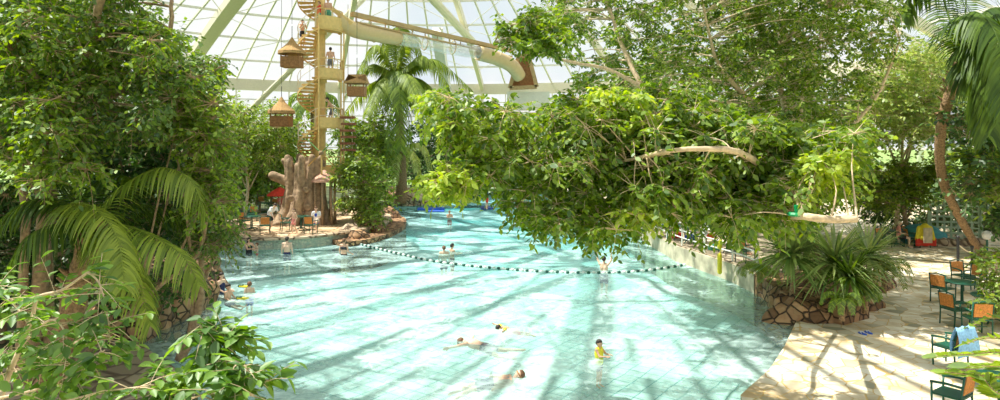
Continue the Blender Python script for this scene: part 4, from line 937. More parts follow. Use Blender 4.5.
# ---------------------------------------------------------------- lane rope
rope = empty('lane_rope', (0, 0, .02), 0, 'line of dark and white floats strung across the pool', 'rope')
rp_ = smooth_path([G(344, 240, .05), G(400, 254, .05), G(440, 262, .05), G(500, 268.5, .05), G(560, 272, .05), G(610, 272.5, .05), G(650, 270, .05), G(686, 264.5, .05)], 16)
cum = [0.0]
for i in range(len(rp_)-1): cum.append(cum[-1]+(rp_[i+1]-rp_[i]).length)
bead = None; NB = 98
for k in range(NB):
    t = cum[-1]*(k+.5)/NB; i = max(j for j in range(len(cum)-1) if cum[j] <= t); p = rp_[i].lerp(rp_[i+1], (t-cum[i])/(cum[i+1]-cum[i]))
    d = (rp_[i+1]-rp_[i]).normalized()
    if k < 2: bead = bead or []; bead.append(MB().lathe((0, 0, 0), [(.01, -.065), (.05, -.055), (.062, 0), (.05, .055), (.01, .065)], 8).build('float', M['bead_dark'] if k == 0 else M['bead_white'], rope, True)); o = bead[k]
    else: o = bead[k % 2].copy(); C.objects.link(o); o.parent = rope
    o.location = p-rope.location; o.rotation_euler = Vector(d).to_track_quat('Z', 'Y').to_euler()
MB().tube([p-rope.location for p in rp_], .012, 4).build('cord', M['white_rail'], rope)

# ---------------------------------------------------------------- chairs, tables
def make_chair():
    r = empty('armchair', (0, 0, 0)); g = M['green_paint']; h = .44
    MB().box((0, 0, h), (.50, .48, .035)).build('seat', g, r)
    for sx in (-1, 1):
        MB().tube([(sx*.23, -.22, 0), (sx*.24, -.23, .3), (sx*.25, -.23, .64)], .019, 7).build('leg', g, r, True)
        MB().tube([(sx*.23, .25, 0), (sx*.24, .22, .44), (sx*.24, .29, .90)], .019, 7).build('leg', g, r, True)
        MB().tube([(sx*.25, -.25, .64), (sx*.26, 0, .67), (sx*.25, .25, .66)], .024, 7).build('armrest', g, r, True)
    bf = MB().tube([(-.24, .29, .88), (0, .31, .93), (.24, .29, .88)], .02, 7).build('back_frame', g, r, True); MB().tube([(-.24, .24, .50), (.24, .24, .50)], .015, 6).build('crossbar', g, bf, True)
    MB().box((0, .265, .69), (.42, .035, .34), M=Matrix.Rotation(-.15, 3, 'X')).build('backrest', M['orange_fabric'], bf)
    MB().beam((-.24, 0, .22), (.24, 0, .22), .02, .02).build('stretcher', g, r); return r
def make_table():
    r = empty('round_table', (0, 0, 0)); g = M['green_paint']
    MB().lathe((0, 0, 0), [(.01, .745), (.44, .745), (.46, .73), (.44, .705), (.01, .70)], 28).build('tabletop', g, r)
    MB().tube([(0, 0, .06), (0, 0, .70)], [.045, .035], 10).build('column', g, r)
    for k in range(4):
        a = PI/4+k*PI/2; MB().tube([(0, 0, .14), (.2*math.cos(a), .2*math.sin(a), .10), (.36*math.cos(a), .36*math.sin(a), .01)], [.03, .025, .02], 6).build('foot', g, r)
    return r
CH = []; TBL = []
def put(store, mk, loc, rz, label, group, cat):
    if not store: o = mk(); store.append(o); o.location = loc; o.rotation_euler = (0, 0, rz); tag(o, label, cat, group); return o
    o = dup(store[0], loc, rz, None, label); 
    if group: o['group'] = group
    return o
def chair(loc, deg, label, group='green armchairs with orange backs'): return put(CH, make_chair, loc, math.radians(deg), label, group, 'chair')
def table(loc, label, group='round green tables'): return put(TBL, make_table, loc, 0, label, group, 'table')
zp = .12
# right: chair front is -Y when deg = 0; deg turns counter-clockwise
chair(G(943, 302, zp), 115, 'green armchair facing right at the upper table of the right-hand paving')
chair(G(963, 288, zp), 5, 'green armchair behind the upper green table, orange back towards the camera')
table(G(962, 306, zp), 'upper round green table on the right-hand paving')
chair(G(975, 292, zp), -60, 'green armchair squeezed between the two right-hand tables')
chair(G(977, 335, zp), 172, 'green armchair seen from behind at the lower table above the blue towel')
table(G(990, 322, zp), 'lower round green table close to the right edge')
chair(G(955, 325, zp), 100, 'green armchair left of the lower right-hand table')
ct = chair(G(950, 366, zp), 205, 'green armchair with a light blue towel over its back')
chair(G(952, 418, zp), 215, 'nearest green armchair at the bottom right with an orange back')
table(G(1000, 420, zp), 'green table at the bottom right corner')
# blue towel draped on the chair back
tp = ct.location; mb = MB(); v = []; nn_ = 12
fwd = Matrix.Rotation(math.radians(205), 3, 'Z')
for i in range(nn_+1):
    for j in range(9):
        u = (j-4)/4; t = i/nn_*2-1; w = .02*math.sin(j*2.1+i*.6)
        v.append(tuple(Vector(tp)+fwd@Vector((u*(.33+.06*abs(t)), .30+(.10 if t > 0 else -.10)*min(1, abs(t)*2.2)+w*t, .955-.62*abs(t)**1.05+w))))
mb.add(v, [(i*9+j, i*9+j+1, (i+1)*9+j+1, (i+1)*9+j) for i in range(nn_) for j in range(8)])
tag(mb.build('towel', M['towel_blue'], None, True), 'light blue towel draped over a green chair back', 'towel')
# back of the right paving
for x, y, d, lab in ((884, 247, 20, 'green armchair left of the person in pink at the back of the paving'), (893, 243, -70, 'green armchair behind the person in pink, nearly hidden'), (912, 247, 80, 'green armchair between the person in pink and the yellow jacket'), (922, 247, 180, 'green armchair hung with a yellow jacket and a red towel'), (905, 244, 0, 'green armchair facing the camera beside the yellow jacket')):
    chair(G(x, y, zp), d, lab)
table(G(896, 246, zp), 'green table beside the person in pink')
yj = G(921, 247, zp); mb = MB()
for s in (-1, 1): mb.capsule((s*.26, -.28, .95), (s*.40, -.30, .42), .11, .09, 8)
mb.capsule((-.2, -.3, .95), (.2, -.3, .95), .12, .12, 8); mb.capsule((-.18, -.32, .5), (.18, -.32, .5), .13, .13, 8); mb.capsule((0, -.3, .5), (0, -.3, .98), .2, .2, 10)
o = mb.build('jacket', M['yellow_cloth']); o.location = yj; remesh(o, .03, 3); tag(o, 'yellow jacket hung over a chair at the back of the right paving', 'jacket')
o = MB().box((0, -.50, .62), (.42, .06, .72)).build('towel', M['beige_cloth']); o.location = yj; tag(o, 'beige towel hanging over the yellow jacket', 'towel'); md = o.modifiers.new('Bevel', 'BEVEL'); md.width = .02
mb = MB(); v = []
for i in range(9):
    for j in range(5): v.append((-.48+.12*i, -.36-.03*math.sin(i*1.7), .47-.09*j-.02*math.sin(i*2)))
mb.add(v, [(i*5+j, i*5+j+1, (i+1)*5+j+1, (i+1)*5+j) for i in range(8) for j in range(4)]); o = mb.build('towel', M['red_cloth'], None, True); o.location = yj; md = o.modifiers.new('Solidify', 'SOLIDIFY'); md.thickness = .03
tag(o, 'bright red towel below the yellow jacket', 'towel')
# island
zi = .50
for x, y, d, lab in ((311, 233.5, 165, 'green chair in front of the woman in blue at the island table'), (265, 234, 200, 'green chair with an orange back at the left island table'), (244, 229, 60, 'green chair at the far left of the island terrace'), (253, 221, 10, 'green chair behind the left island table'), (274, 212, 0, 'green chair with orange back further back on the island'),
                     (286, 231, 120, 'green chair between the two island tables'), (300, 224, -20, 'green chair behind the right island table by the stump'), (236, 222, 100, 'green chair under the overhanging leaves on the island'), (262, 209, 30, 'green chair below the red parasol')): chair(G(x, y, zi), d, lab, 'green armchairs with orange backs')
for x, y, lab in ((252, 230, 'left round green table on the island terrace'), (301, 230, 'right round green table on the island beside the stump'), (268, 214, 'small green table at the back of the island')): table(G(x, y, zi), lab)
def parasol(loc, r, h, m_, label):
    o = empty('parasol', loc, 0, label, 'parasol'); MB().tube([(0, 0, 0), (0, 0, h)], .03, 8).build('pole', M['white_rail'], o)
    MB().lathe((0, 0, 0), [(.02, h+.05), (r*.5, h-.18), (r, h-.48), (r*.98, h-.52), (r*.5, h-.22), (.02, h)], 8).build('canopy', m_, o); MB().lathe((0, 0, 0), [(.02, .0), (.28, 0), (.28, .08), (.05, .14)], 14).build('base', M['concrete'], o); return o
parasol(G(268, 213.5, .12)+Vector((0, 8, 0)), 1.3, 2.3, M['teal_parasol'], 'teal parasol behind the island tables')
parasol(G(272, 216, .5)+Vector((0, 1.5, 0)), .9, 1.7, M['red_cloth'], 'small red parasol at the back of the island')

# ---------------------------------------------------------------- terrace rail, rescue tube, posts
rl = empty('railing', (7.6, 28, .7), 0, 'white tubular three-rail fence along the terrace edge', 'railing'); ro = rl.location.copy()
rpth = smooth_path([Vector((8.75, 22.1, .7)), Vector((8.62, 23.8, .7)), Vector((7.72, 28, .7)), Vector((7.58, 33.4, .7)), Vector((8.1, 40, .7)), Vector((8.6, 46, .7))], 6)
for h in (.35, .65, .98): MB().tube([p-ro+Vector((0, 0, h)) for p in rpth], .028 if h < .9 else .034, 7).build('rail', M['white_rail'], rl, True)
L0 = 0; nxt = 0
for i in range(len(rpth)-1):
    sgl = (rpth[i+1]-rpth[i]).length
    while nxt <= L0+sgl:
        p = rpth[i].lerp(rpth[i+1], (nxt-L0)/sgl)-ro; MB().tube([p, p+Vector((0, 0, .99))], .035, 8).build('post', M['white_rail'], rl); nxt += 1.9
    L0 += sgl
rt = G(722, 262, .7); ry = empty('rescue_tube', rt+Vector((-.12, -.10, -.35)), 0, 'yellow rescue tube strapped to the terrace rail', 'rescue tube')
MB().capsule((0, 0, 0), (0, 0, .62), .085, .085, 12).build('tube', M['yellow'], ry, True); MB().capsule((0, 0, .92), (.02, 0, 1.12), .09, .07, 10).build('float_end', M['yellow'], ry, True)
MB().tube([(0, 0, .6), (.05, 0, .8), (0, 0, .95)], .02, 6).build('strap', M['yellow'], ry)
for x, y, d, lab in ((675, 240, 30, 'green chair at the far end of the rail terrace'), (700, 246, 80, 'green chair behind the middle of the rail'), (745, 262, 120, 'green chair at the near end of the rail terrace'), (737, 252, 40, 'green chair of the bare-backed man at the rail'), (690, 236, -20, 'green chair in the shade on the terrace')): chair(G(x, y, .7), d, lab)
for x, y, lab in ((688, 243, 'green table at the far end of the rail terrace'), (727, 252, 'green table behind the rescue tube')): table(G(x, y, .7), lab)
def mk_bag(loc, m_, s, label):
    o = empty('bag', loc, .4, label, 'bag'); b = MB(); b.capsule((-s*.5, 0, s*.45), (s*.5, 0, s*.45), s*.42, s*.42, 12); b.box((0, 0, s*.25), (s*1.6, s*.7, s*.5)); remesh(b.build('body', m_, o), s*.08, 3)
    MB().tube([(-s*.4, 0, s*.85), (0, 0, s*1.4), (s*.4, 0, s*.85)], s*.04, 6).build('handle', m_, o); return o
mk_bag(G(690, 240, .7)+Vector((0, 0, 0)), M['blue_cloth'], .3, 'blue bag on the rail terrace'); mk_bag(G(677, 238, .7), M['red_cloth'], .3, 'red bag on the rail terrace'); mk_bag(G(714, 250, .7), M['green_cloth'], .3, 'green bag by the rail')
bp_ = G(975, 292, zp)+Vector((.62, -.5, 0)); mk_bag(bp_, M['pink_cloth'], .22, 'pink patterned bag beside the right-hand tables')
mk_bag(G(872, 247, .12), M['blue_cloth'], .35, 'blue bag on the ground left of the person in pink')
# black post, lamp globe, lattice, covered heap
for x, y, lab in ((958, 270, 'black metal post left of the globe lamp'), (972, 268, 'shorter black post by the upper table')):
    o = empty('bollard_post', G(x, y, zp), 0, lab, 'post'); h = 1.25 if x == 958 else .8; MB().tube([(0, 0, 0), (0, 0, h)], .05, 10).build('shaft', M['black'], o); MB().ball((0, 0, h+.03), .07).build('cap', M['black'], o, True)
gl_ = empty('globe_lamp', G(987, 262, zp), 0, 'white globe lamp on a short post at the right edge', 'lamp'); MB().tube([(0, 0, 0), (0, 0, .95)], .04, 8).build('post', M['green_paint'], gl_); MB().ball((0, 0, 1.12), .19, 20).build('globe', M['white_cloth'], gl_, True)
MB().tube(smooth_path([G(958, 270, zp)+Vector((0, 0, 1.0)), G(968, 268, zp)+Vector((0, 0, .65)), G(974, 268, zp)+Vector((0, 0, .7))], 5), .025, 6).build('barrier_rope', M['beige_cloth']); tag(bpy.data.objects['barrier_rope'], 'beige rope slung between the black posts', 'rope')
la = empty('lattice_screen', G(985, 250, zp)+Vector((0, 2, 0)), -.25, 'pale green lattice screen standing at the right edge', 'screen')
mb = MB()
for k in range(7): mb.beam((-1.1+.0, 0, .25+k*.27), (1.1, 0, .25+k*.27), .03, .09)
for k in range(8): mb.beam((-1.05+.3*k, .03, .05), (-1.05+.3*k, .03, 2.1), .09, .03, up=(0, 1, 0))
mb.build('slats', M['lattice'], la)
for s in (-1, 1): MB().beam((s*1.15, 0, 0), (s*1.15, 0, 2.2), .1, .1, up=(0, 1, 0)).build('post', M['lattice'], la)
tcv = G(950, 250, .12); o = rocks('covered_heap', 'x', (tcv.x, tcv.y+2, .5), (1.1, .8, .6), M['teal_cloth'], 71, 3, .18); del o['label']; tag(o, 'teal tarpaulin heap beyond the paving near the lattice', 'tarpaulin'); o['category'] = 'tarpaulin'
for i, x in enumerate((925, 936, 945, 955, 966, 975, 984)):
    p = G(x, 247, .12); rocks('boulder', ['low kerb stone right of the yellow jacket', 'second kerb stone right of the yellow jacket', 'kerb stone in front of the tarpaulin', 'kerb stone behind the black post', 'kerb stone left of the leaning trunk', 'kerb stone at the leaning trunk', 'kerb stone below the lattice screen'][i], (p.x, p.y+.4, .2), (.42, .3, .28), M['rock_pale'], 80+i, 3)
# flip-flops
for i, (x, y) in enumerate(((862.5, 334), (868.5, 333))):
    o = empty('flip_flop', G(x, y, .12), .25-.1*i, 'left blue flip-flop on the paving' if i == 0 else 'right blue flip-flop on the paving', 'flip-flop', 'blue flip-flops')
    MB().prism([(.05*math.cos(2*PI*k/16)*(1 if math.sin(2*PI*k/16) < 0 else 1.15), .14*math.sin(2*PI*k/16)) for k in range(16)], 0, .025).build('sole', M['float_blue'], o)
    for s in (-1, 1): MB().tube([(0, .08, .025), (s*.03, .04, .06), (s*.048, -.02, .02)], .009, 6).build('strap', M['white_cloth'], o)
# floating mats
def mat_float(x, y, sx, sy, h, m_, rz, label):
    o = MB().box((0, 0, 0), (sx, sy, h)).build('floating_mat', m_); o.location = G(x, y, 0)+Vector((0, 0, h*.25)); o.rotation_euler = (0, 0, rz); md = o.modifiers.new('Bevel', 'BEVEL'); md.width = h*.4; md.segments = 3; return tag(o, label, 'float')
mat_float(431, 209.5, 2.1, .9, .18, M['float_blue'], .1, 'bright blue swim mat floating beside the far boulders')
mat_float(487, 209, 1.0, 1.1, .25, M['float_navy'], .1, 'dark blue swim mat with a child standing on it')
mat_float(436, 211.5, 1.3, .5, .12, M['float_blue'], -.05, 'second blue swim mat just in front of the first')
# straps tied round the ficus limbs
for i, (p, lab) in enumerate(((q(688, 104, 13.9), 'green strap on the big ficus above the yellow-green leaves'), (q(754, 125, 15.4), 'green strap on the big ficus limb right of centre'), (q(796, 214, 9.5), 'green strap around the sawn-off ficus bough'), (q(153, 52, 13.6), 'green strap tied in the left ficus'), (q(661, 213, 11.4), 'green strap end hanging above the terrace'))):
    o = MB().beam((0, 0, .13), (.02, 0, -.02), .07, .04).tube([(.10*math.cos(a), .10*math.sin(a), 0) for a in [2*PI*k/12 for k in range(13)]], .03, 5).build('strap', M['strap_green']); o.location = p; tag(o, lab, 'strap')
# white van and fence outside, seen through the gap
o = empty('fence', Vector((59, 92, 1.22)), 0, 'white post and rail fence out on the meadow', 'fence')
for k in range(3): MB().beam((-9, 0, -.6+k*.6), (9, 0, -.6+k*.6), .1, .12).build('rail', M['steel_white'], o)
for k in range(9): MB().box((-9+2.25*k, 0, -.1), (.2, .2, 2.3)).build('post', M['steel_white'], o)
bch = empty('birch_tree', Vector((P(936, 160, 60).x*1.0, 84, 0))+Vector((14, 0, 0)), 0, 'white-barked birch trunk out on the meadow', 'tree')
MB().tube([(0, 0, 0), (.1, 0, 6), (0, 0, 14)], [.45, .38, .3], 10).build('trunk', M['white_rail'], bch, True)
# ---------------------------------------------------------------- people
BASEJ = dict(pel=(0, 0, .95), wai=(0, 0, 1.10), che=(0, 0, 1.29), nek=(0, .01, 1.48), hed=(0, -.015, 1.625),
             sl=(-.175, 0, 1.42), sr=(.175, 0, 1.42), el=(-.235, .02, 1.14), er=(.235, .02, 1.14), wl=(-.25, -.06, .90), wr=(.25, -.06, .90),
             hl=(-.09, 0, .91), hr=(.09, 0, .91), kl=(-.10, -.02, .50), kr=(.10, -.02, .50), al=(-.10, .03, .09), ar=(.10, .03, .09), tl=(-.115, -.15, .03), tr=(.115, -.15, .03))
PCNT = [0]
def person(label, loc, deg=0, pose=None, H=1.75, skin='skin', hair='hair_dark', wear=(), X=None, face=(0, -1, 0), longhair=False, female=False, group=None):
    PCNT[0] += 1; sc = H/1.75; J = {k: Vector(v) for k, v in BASEJ.items()}
    for k, v in (pose or {}).items(): J[k] = Vector(v)
    f = Vector(face).normalized()
    if X is not None: J = {k: X @ v for k, v in J.items()}; f = (X.to_3x3() @ f).normalized()
    J = {k: v*sc for k, v in J.items()}; kid = 1.22 if H < 1.4 else 1.0
    r = empty('person', loc, math.radians(deg), label, 'person', group)
    shw = .93 if female else 1.0; mb = MB(); S_ = lambda x: x*sc
    def cp(a, b, ra, rb, n=10, m=mb): m.capsule(J[a] if isinstance(a, str) else a, J[b] if isinstance(b, str) else b, S_(ra), S_(rb), n)
    side = (J['sr']-J['sl']).normalized(); hs = (J['hr']-J['hl']).normalized()
    def torso(m, g):
        for s in (-1, 1):
            cp(J['pel']+hs*s*S_(.055), J['wai']+side*s*S_(.045), .105+g, .092+g, 10, m); cp(J['wai']+side*s*S_(.045), J['che']+side*s*S_(.07), .092+g, .105*shw+g, 10, m)
            cp(J['che']+side*s*S_(.07), J['sl'].lerp(J['sr'], .5)+side*s*S_(.10), .105*shw+g, .065+g, 10, m)
    torso(mb, 0)
    cp('sl', 'sr', .062, .062); cp('che', 'nek', .07, .056); cp('nek', J['nek'].lerp(J['hed'], .55), .055, .052)
    up = (J['hed']-J['nek']).normalized(); f = (f-up*f.dot(up)).normalized(); sd = f.cross(up).normalized(); hd = J['hed']; k = kid
    def hb(o, rr, m=mb):   # ball placed in head axes (side, front, up)
        m.ball(hd+sd*S_(o[0])*k+f*S_(o[1])*k+up*S_(o[2])*k, tuple([S_(rr)*k]*3), 12)
    for o, rr in (((0, -.015, .03), .088), ((0, .012, .02), .082), ((0, .022, -.035), .062), ((0, .03, -.07), .040), ((0, .088, -.005), .016), ((0, .098, -.018), .014), ((.078, -.005, -.01), .022), ((-.078, -.005, -.01), .022), ((.03, .045, .0), .04), ((-.03, .045, .0), .04)): hb(o, rr)
    for s in 'lr':
        cp('s'+s, 'e'+s, .050, .038); cp('e'+s, 'w'+s, .037, .026); cp('h'+s, 'k'+s, .082, .054); cp('k'+s, J['k'+s].lerp(J['a'+s], .35), .050, .053); cp(J['k'+s].lerp(J['a'+s], .35), 'a'+s, .053, .034)
        cp('a'+s, J['a'+s].lerp(J['t'+s], .6)+Vector((0, 0, -.012)), .036, .032); cp(J['a'+s].lerp(J['t'+s], .5), 't'+s, .034, .022)
        # hand: palm, four curled fingers of unequal length, thumb from the side of the palm
        d = (J['w'+s]-J['e'+s]).normalized(); ps = f-d*f.dot(d)
        ps = ps.normalized() if ps.length > .2 else d.cross(Vector((1, 0, 0))).normalized(); pn = d.cross(ps).normalized()*(1 if s == 'l' else -1); w = J['w'+s]
        for t in (-1, 0, 1): cp(w+ps*S_(.012*t), w+d*S_(.075)+ps*S_(.026*t), .017, .015, 8)
        for t, ln in ((-1.5, .062), (-.5, .078), (.5, .084), (1.5, .072)):
            a = w+d*S_(.082)+ps*S_(.021*t); b = a+d*S_(ln*.55)+ps*S_(.003*t)+pn*S_(.006); c = b+d*S_(ln*.42)+pn*S_(.022); cp(a, b, .0095, .0088, 6); cp(b, c, .0088, .0075, 6)
        a = w+d*S_(.025)+ps*S_(.026); b = a+d*S_(.035)+ps*S_(.030); cp(a, b, .012, .010, 6); cp(b, b+d*S_(.03)+ps*S_(.010), .010, .008, 6)
    remesh(mb.build('body', M[skin], r), .0115*max(sc, .75), 2)
    h = MB(); hb((0, -.020, .042), .092, h); hb((0, -.035, .01), .088, h); hb((0, .012, .062), .072, h)
    if longhair:
        h.capsule(hd-f*S_(.05), hd-f*S_(.085)-up*S_(.20), S_(.085), S_(.05), 10)
    remesh(h.build('hair', M[hair], r), .012, 1)
    for s in (-1, 1): MB().ball(hd+sd*S_(.030)*k*s+f*S_(.080)*k+up*S_(.008), S_(.011)*k, 8).build('eye', M['black_cloth'], r, True)
    for kind, m_ in wear:
        g = MB()
        if kind == 'trunks':
            for s in (-1, 1): cp(J['pel']+hs*s*S_(.055), J['pel'].lerp(J['wai'], .35)+hs*s*S_(.05), .116, .110, 10, g)
            for s in 'lr': cp('h'+s, J['h'+s].lerp(J['k'+s], .55), .098, .086, 10, g)
        elif kind == 'briefs':
            for s in (-1, 1): cp(J['pel']+hs*s*S_(.05)-(J['wai']-J['pel'])*.1, J['pel']+hs*s*S_(.05)+(J['wai']-J['pel'])*.2, .116, .110, 10, g)
            for s in 'lr': cp('h'+s, J['h'+s].lerp(J['k'+s], .08), .095, .092, 10, g)
        elif kind == 'suit':
            for s in (-1, 1):
                cp(J['pel']+hs*s*S_(.055)-(J['wai']-J['pel'])*.2, J['wai']+side*s*S_(.045), .114, .102, 10, g); cp(J['wai']+side*s*S_(.045), J['che']+side*s*S_(.06), .102, .113, 10, g)
                cp(J['che']+side*s*S_(.07), J['s'+('l' if s < 0 else 'r')]-side*s*S_(.05)+up*S_(.03), .05, .035, 8, g)
        elif kind == 'top': 
            for s in (-1, 1): cp(J['che']+side*s*S_(.05), J['che']+side*s*S_(.075), .118, .116, 10, g)
        elif kind in ('shirt', 'vest'):
            torso(g, .014 if kind == 'shirt' else .035)
            if kind == 'shirt':
                for s in 'lr': cp('s'+s, J['s'+s].lerp(J['e'+s], .6), .070, .062, 10, g)
        elif kind == 'armbands':
            for s in 'lr': cp(J['s'+s].lerp(J['e'+s], .35), J['s'+s].lerp(J['e'+s], .75), .085, .085, 12, g)
        elif kind == 'flippers':
            for s in 'lr': g.capsule(J['a'+s], J['t'+s]+(J['t'+s]-J['a'+s])*.9, S_(.05), S_(.09), 10)
        elif kind == 'mask': g.tube([hd+(sd*math.cos(a)+f*math.sin(a))*S_(.097)*k+up*S_(.01) for a in [2*PI*i/20 for i in range(21)]], S_(.014), 6)
        nm = {'trunks': 'swim_trunks', 'briefs': 'swim_briefs', 'suit': 'swimsuit', 'top': 'bikini_top', 'shirt': 'shirt', 'vest': 'swim_vest', 'armbands': 'swim_armbands', 'flippers': 'flippers', 'mask': 'mask_strap'}[kind]
        o = g.build(nm, M[m_], r, True)
        if kind != 'mask': remesh(o, .018*max(sc, .7), 2)
    return r
def tiltX(a, about=(0, 0, .95), then=(0, 0, 0), rz=0):
    A = Vector(about); return Matrix.Translation(Vector(then)) @ Matrix.Rotation(rz, 4, 'Z') @ Matrix.Rotation(math.radians(a), 4, 'X') @ Matrix.Translation(-A)
SIT = dict(pel=(0, .05, .52), wai=(0, .07, .68), che=(0, .06, .88), nek=(0, .04, 1.06), hed=(0, .0, 1.20), sl=(-.175, .05, 1.0), sr=(.175, .05, 1.0), el=(-.24, -.02, .75), er=(.24, -.02, .75), wl=(-.16, -.24, .70), wr=(.16, -.24, .70),
           hl=(-.09, .02, .52), hr=(.09, .02, .52), kl=(-.12, -.40, .50), kr=(.12, -.40, .50), al=(-.12, -.38, .09), ar=(.12, -.38, .09), tl=(-.13, -.55, .03), tr=(.13, -.55, .03))
def wet(x, y, H, up): # stand in the water with 'up' metres of the body showing, feet below the surface
    g = G(x, y, 0); return Vector((g.x, g.y, up-H))
WK = dict(kl=(-.10, -.16, .52), al=(-.10, -.06, .10), tl=(-.11, -.23, .05), kr=(.10, -.02, .50), ar=(.10, .18, .12), tr=(.11, .02, .03), wl=(-.22, -.22, 1.0), er=(.25, .08, 1.15))
ARMF = dict(el=(-.22, -.16, 1.22), er=(.22, -.16, 1.22), wl=(-.15, -.38, 1.25), wr=(.15, -.38, 1.25))
# bathers by the island
person('person in a black swimsuit, dark hair tied back, wading left of the island kerb', wet(249, 253, 1.68, .72), 60, ARMF, 1.68, 'skin', 'hair_dark', [('suit', 'black_cloth')], longhair=True, female=True)
person('small child held in front of the wader in the black swimsuit', wet(257, 252, 1.1, .42), -70, ARMF, 1.1, 'skin2', 'hair_brown', [('briefs', 'red_cloth')])
person('dark-haired person with bare back and navy trunks, wading at the island kerb', wet(287, 254, 1.75, .80), 180, {}, 1.75, 'skin2', 'hair_dark', [('trunks', 'navy')])
person('person with reddish hair and a black two-piece, wading beside the reef', wet(344, 255, 1.68, .76), 160, dict(wl=(-.30, -.1, 1.05), wr=(.30, -.1, 1.05)), 1.68, 'skin', 'hair_brown', [('briefs', 'black_cloth'), ('top', 'black_cloth')], female=True)
# two by the left rocks and the lone head
LEAN = dict(kl=(-.12, -.38, .80), kr=(.12, -.38, .80), al=(-.12, -.75, .72), ar=(.12, -.75, .78), tl=(-.12, -.90, .85), tr=(.12, -.90, .92), el=(-.26, -.05, 1.2), er=(.26, -.05, 1.2), wl=(-.22, -.25, 1.1), wr=(.22, -.25, 1.1))
def fins(lab, p, deg):
    o = empty('swim_fin', p, math.radians(deg), lab, 'swim fin', 'yellow-green swim fins'); MB().prism([(-.06, 0), (.06, 0), (.11, -.32), (-.11, -.32)][::-1], -.02, .02).build('blade', M['yellow'], o); MB().capsule((0, .02, 0), (0, -.10, .02), .06, .05, 8).build('foot_pocket', M['green_paint'], o, True)
p1 = G(221, 293, 0); person('dark-haired person leaning back against the left rocks in a dark swimsuit, fins stretched out', Vector((p1.x, p1.y, -.95)), 80, LEAN, 1.65, 'skin2', 'hair_dark', [('suit', 'navy')], female=True, longhair=True)
p2 = G(228, 299, 0); person('child in navy swimwear floating in front of the person against the left rocks', Vector((p2.x, p2.y, -.82)), 75, LEAN, 1.3, 'skin', 'hair_dark', [('trunks', 'navy')])
fins('yellow swim fin of the person by the left rocks, farther out', G(240, 286, .18), 75); fins('yellow swim fin of the child by the left rocks, nearer the rocks', G(238, 298, .18), 75)
person('lone dark-haired child with only head and shoulders above water right of the left rocks', wet(249.5, 292, 1.25, .34), 200, {}, 1.25, 'skin2', 'hair_brown', [('trunks', 'blue_cloth')])
# middle of the pool
person('person in the water left of a pair near the float line, shoulders bare', wet(444, 254, 1.7, .38), 190, {}, 1.7, 'skin2', 'hair_brown', [('trunks', 'navy')])
person('darker person in the water right of a pair near the float line', wet(452, 251, 1.7, .36), 120, ARMF, 1.7, 'skin', 'hair_dark', [('trunks', 'black_cloth')])
person('swimmer near the blue swim mat partly hidden by ficus leaves', wet(449.5, 217, 1.6, .45), 20, ARMF, 1.6, 'skin', 'hair_brown', [('trunks', 'red_cloth')])
person('small child in a red swimsuit standing on the dark blue swim mat', G(487, 209.5, .2), 200, WK, 1.1, 'skin', 'hair_brown', [('suit', 'red_cloth')])
person('person with raised arms in the pool under the hanging ficus leaves', wet(604, 270, 1.7, .55), 150, dict(el=(-.30, -.05, 1.60), er=(.30, -.05, 1.58), wl=(-.28, -.1, 1.82), wr=(.34, -.1, 1.78)), 1.7, 'skin2', 'hair_dark', [('trunks', 'navy')])
SW = dict(el=(-.38, -.02, 1.52), er=(.38, -.02, 1.52), wl=(-.62, -.05, 1.60), wr=(.60, -.05, 1.66), kl=(-.18, .02, .52), kr=(.18, -.02, .52), al=(-.26, .12, .14), ar=(.26, .08, .12), tl=(-.30, .16, 0), tr=(.30, .12, -.02), hed=(0, -.06, 1.63))
person('face-down swimmer in grey trunks with arms spread in mid-pool', G(468, 343, -.05), 0, SW, 1.75, 'skin2', 'hair_brown', [('trunks', 'grey_cloth')], X=tiltX(80, (0, 0, 1.45), (0, 0, .03), math.radians(-115)))
person('child swimming with yellow armbands and red trunks', G(503, 330, -.05), 0, dict(SW, al=(-.1, .1, .1), ar=(.1, .1, .1)), 1.1, 'skin', 'hair_dark', [('armbands', 'yellow'), ('trunks', 'red_cloth')], X=tiltX(68, (0, 0, 1.45), (0, 0, .10), math.radians(-70)))
person('child in a yellow swim vest standing alone in the open water on the right', wet(599, 357, 1.12, .40), 50, ARMF, 1.12, 'skin', 'hair_dark', [('vest', 'yellow'), ('trunks', 'navy')])
person('swimmer floating on the back nearest the camera with a brown mask strap and dark trunks', G(514, 381, -.08), 0, dict(SW, wl=(-.35, 0, 1.1), wr=(.35, 0, 1.1), el=(-.3, 0, 1.3), er=(.3, 0, 1.3)), 1.7, 'skin2', 'hair_brown', [('trunks', 'navy'), ('mask', 'hut_wood')], X=tiltX(-80, (0, 0, 1.50), (0, 0, .05), math.radians(-85)))
# tower climbers
def onstair(z, a, r=.85): return Vector((TX+r*math.cos(a), TY+r*math.sin(a), z))
person('climber in dark shorts, hands at the face, on the upper left flight', onstair(stair(2.74)[1], stair(2.74)[0], 1.0), 30, dict(WK, wl=(-.08, -.22, 1.48), el=(-.22, -.2, 1.2), er=(.22, -.2, 1.2), wr=(.08, -.22, 1.48)), 1.65, 'skin', 'hair_dark', [('trunks', 'black_cloth')])
person('person in green swim shorts on the highest landing of the tower', Vector((TX+.62, TY-.55, LZ[3]+0.0)), 10, dict(wl=(-.3, -.1, 1.1)), 1.72, 'skin', 'hair_dark', [('trunks', 'green_cloth')])
person('person in a red top leaning on the guard of the highest landing', Vector((TX+.22, TY-.95, LZ[3]-.05)), -60, ARMF, 1.5, 'skin', 'hair_brown', [('shirt', 'red_cloth'), ('trunks', 'green_cloth')])
person('bare-backed person in grey shorts on the middle landing of the tower', Vector((TX+.75, TY-.5, LZ[2])), 190, WK, 1.72, 'skin', 'hair_dark', [('trunks', 'grey_cloth')])
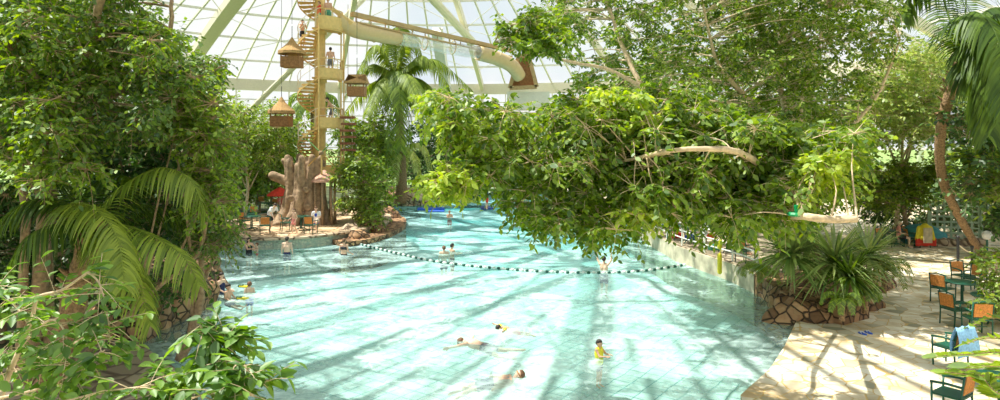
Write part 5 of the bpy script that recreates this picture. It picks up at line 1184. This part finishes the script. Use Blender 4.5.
person('dark-haired person bending forward on the lowest landing', Vector((TX+.82, TY-.45, LZ[1])), -70, dict(WK, wl=(-.2, -.45, 1.0), wr=(.2, -.45, 1.0), el=(-.24, -.25, 1.12), er=(.24, -.25, 1.12), che=(0, -.12, 1.27), nek=(0, -.2, 1.43), hed=(0, -.27, 1.56), sl=(-.175, -.18, 1.38), sr=(.175, -.18, 1.38)), 1.7, 'skin', 'hair_dark', [('trunks', 'grey_cloth')])
# island
person('seated person in a blue swimsuit and white cover-up by the stump', G(316, 231, .5), 0, SIT, 1.7, 'skin2', 'hair_brown', [('shirt', 'white_cloth'), ('suit', 'blue_cloth')], female=True, longhair=True)
person('person bending in black shorts with a white towel on the island terrace', G(270, 233, .5), 60, dict(WK, che=(0, -.18, 1.24), nek=(0, -.3, 1.38), hed=(0, -.4, 1.47), sl=(-.175, -.26, 1.33), sr=(.175, -.26, 1.33), wl=(-.2, -.5, .85), wr=(.2, -.5, .85), el=(-.24, -.35, 1.08), er=(.24, -.35, 1.08)), 1.7, 'skin2', 'hair_dark', [('trunks', 'black_cloth'), ('shirt', 'white_cloth')])
person('bare-chested child standing between the island tables', G(294, 234, .5), -40, WK, 1.3, 'skin2', 'hair_brown', [('trunks', 'pink_cloth')])
person('person seated at the back of the island below the red parasol', G(281, 213, .5), 30, SIT, 1.65, 'skin', 'hair_brown', [('shirt', 'pink_cloth'), ('trunks', 'navy')])
# right
person('person in a pink patterned top seated at the back of the right paving', G(900, 247, .12), 60, SIT, 1.65, 'skin2', 'beige_cloth', [('shirt', 'pink_cloth'), ('trunks', 'black_cloth')], female=True)
person('bare-chested dark-haired person lounging behind the terrace rail near the rescue tube', G(737, 254, .70), 70, dict(SIT, che=(0, .14, .86), nek=(0, .2, 1.03), hed=(0, .2, 1.17), sl=(-.175, .18, .98), sr=(.175, .18, .98), kl=(-.12, -.40, .66), kr=(.12, -.42, .60)), 1.75, 'skin', 'hair_dark', [('trunks', 'navy')])
person('person in a white shirt seated at the far end of the terrace rail', G(664, 236, .7), 60, SIT, 1.7, 'skin', 'hair_dark', [('shirt', 'white_cloth'), ('trunks', 'navy')])
person('person in a pale shirt seated behind the middle of the terrace rail', G(706, 248, .7), 100, SIT, 1.7, 'skin', 'hair_brown', [('shirt', 'white_cloth'), ('trunks', 'red_cloth')])
person('tiny distant person on the far bank above the boulders', G(437, 189, .12), 0, {}, 1.6, 'skin', 'hair_brown', [('suit', 'pink_cloth')])
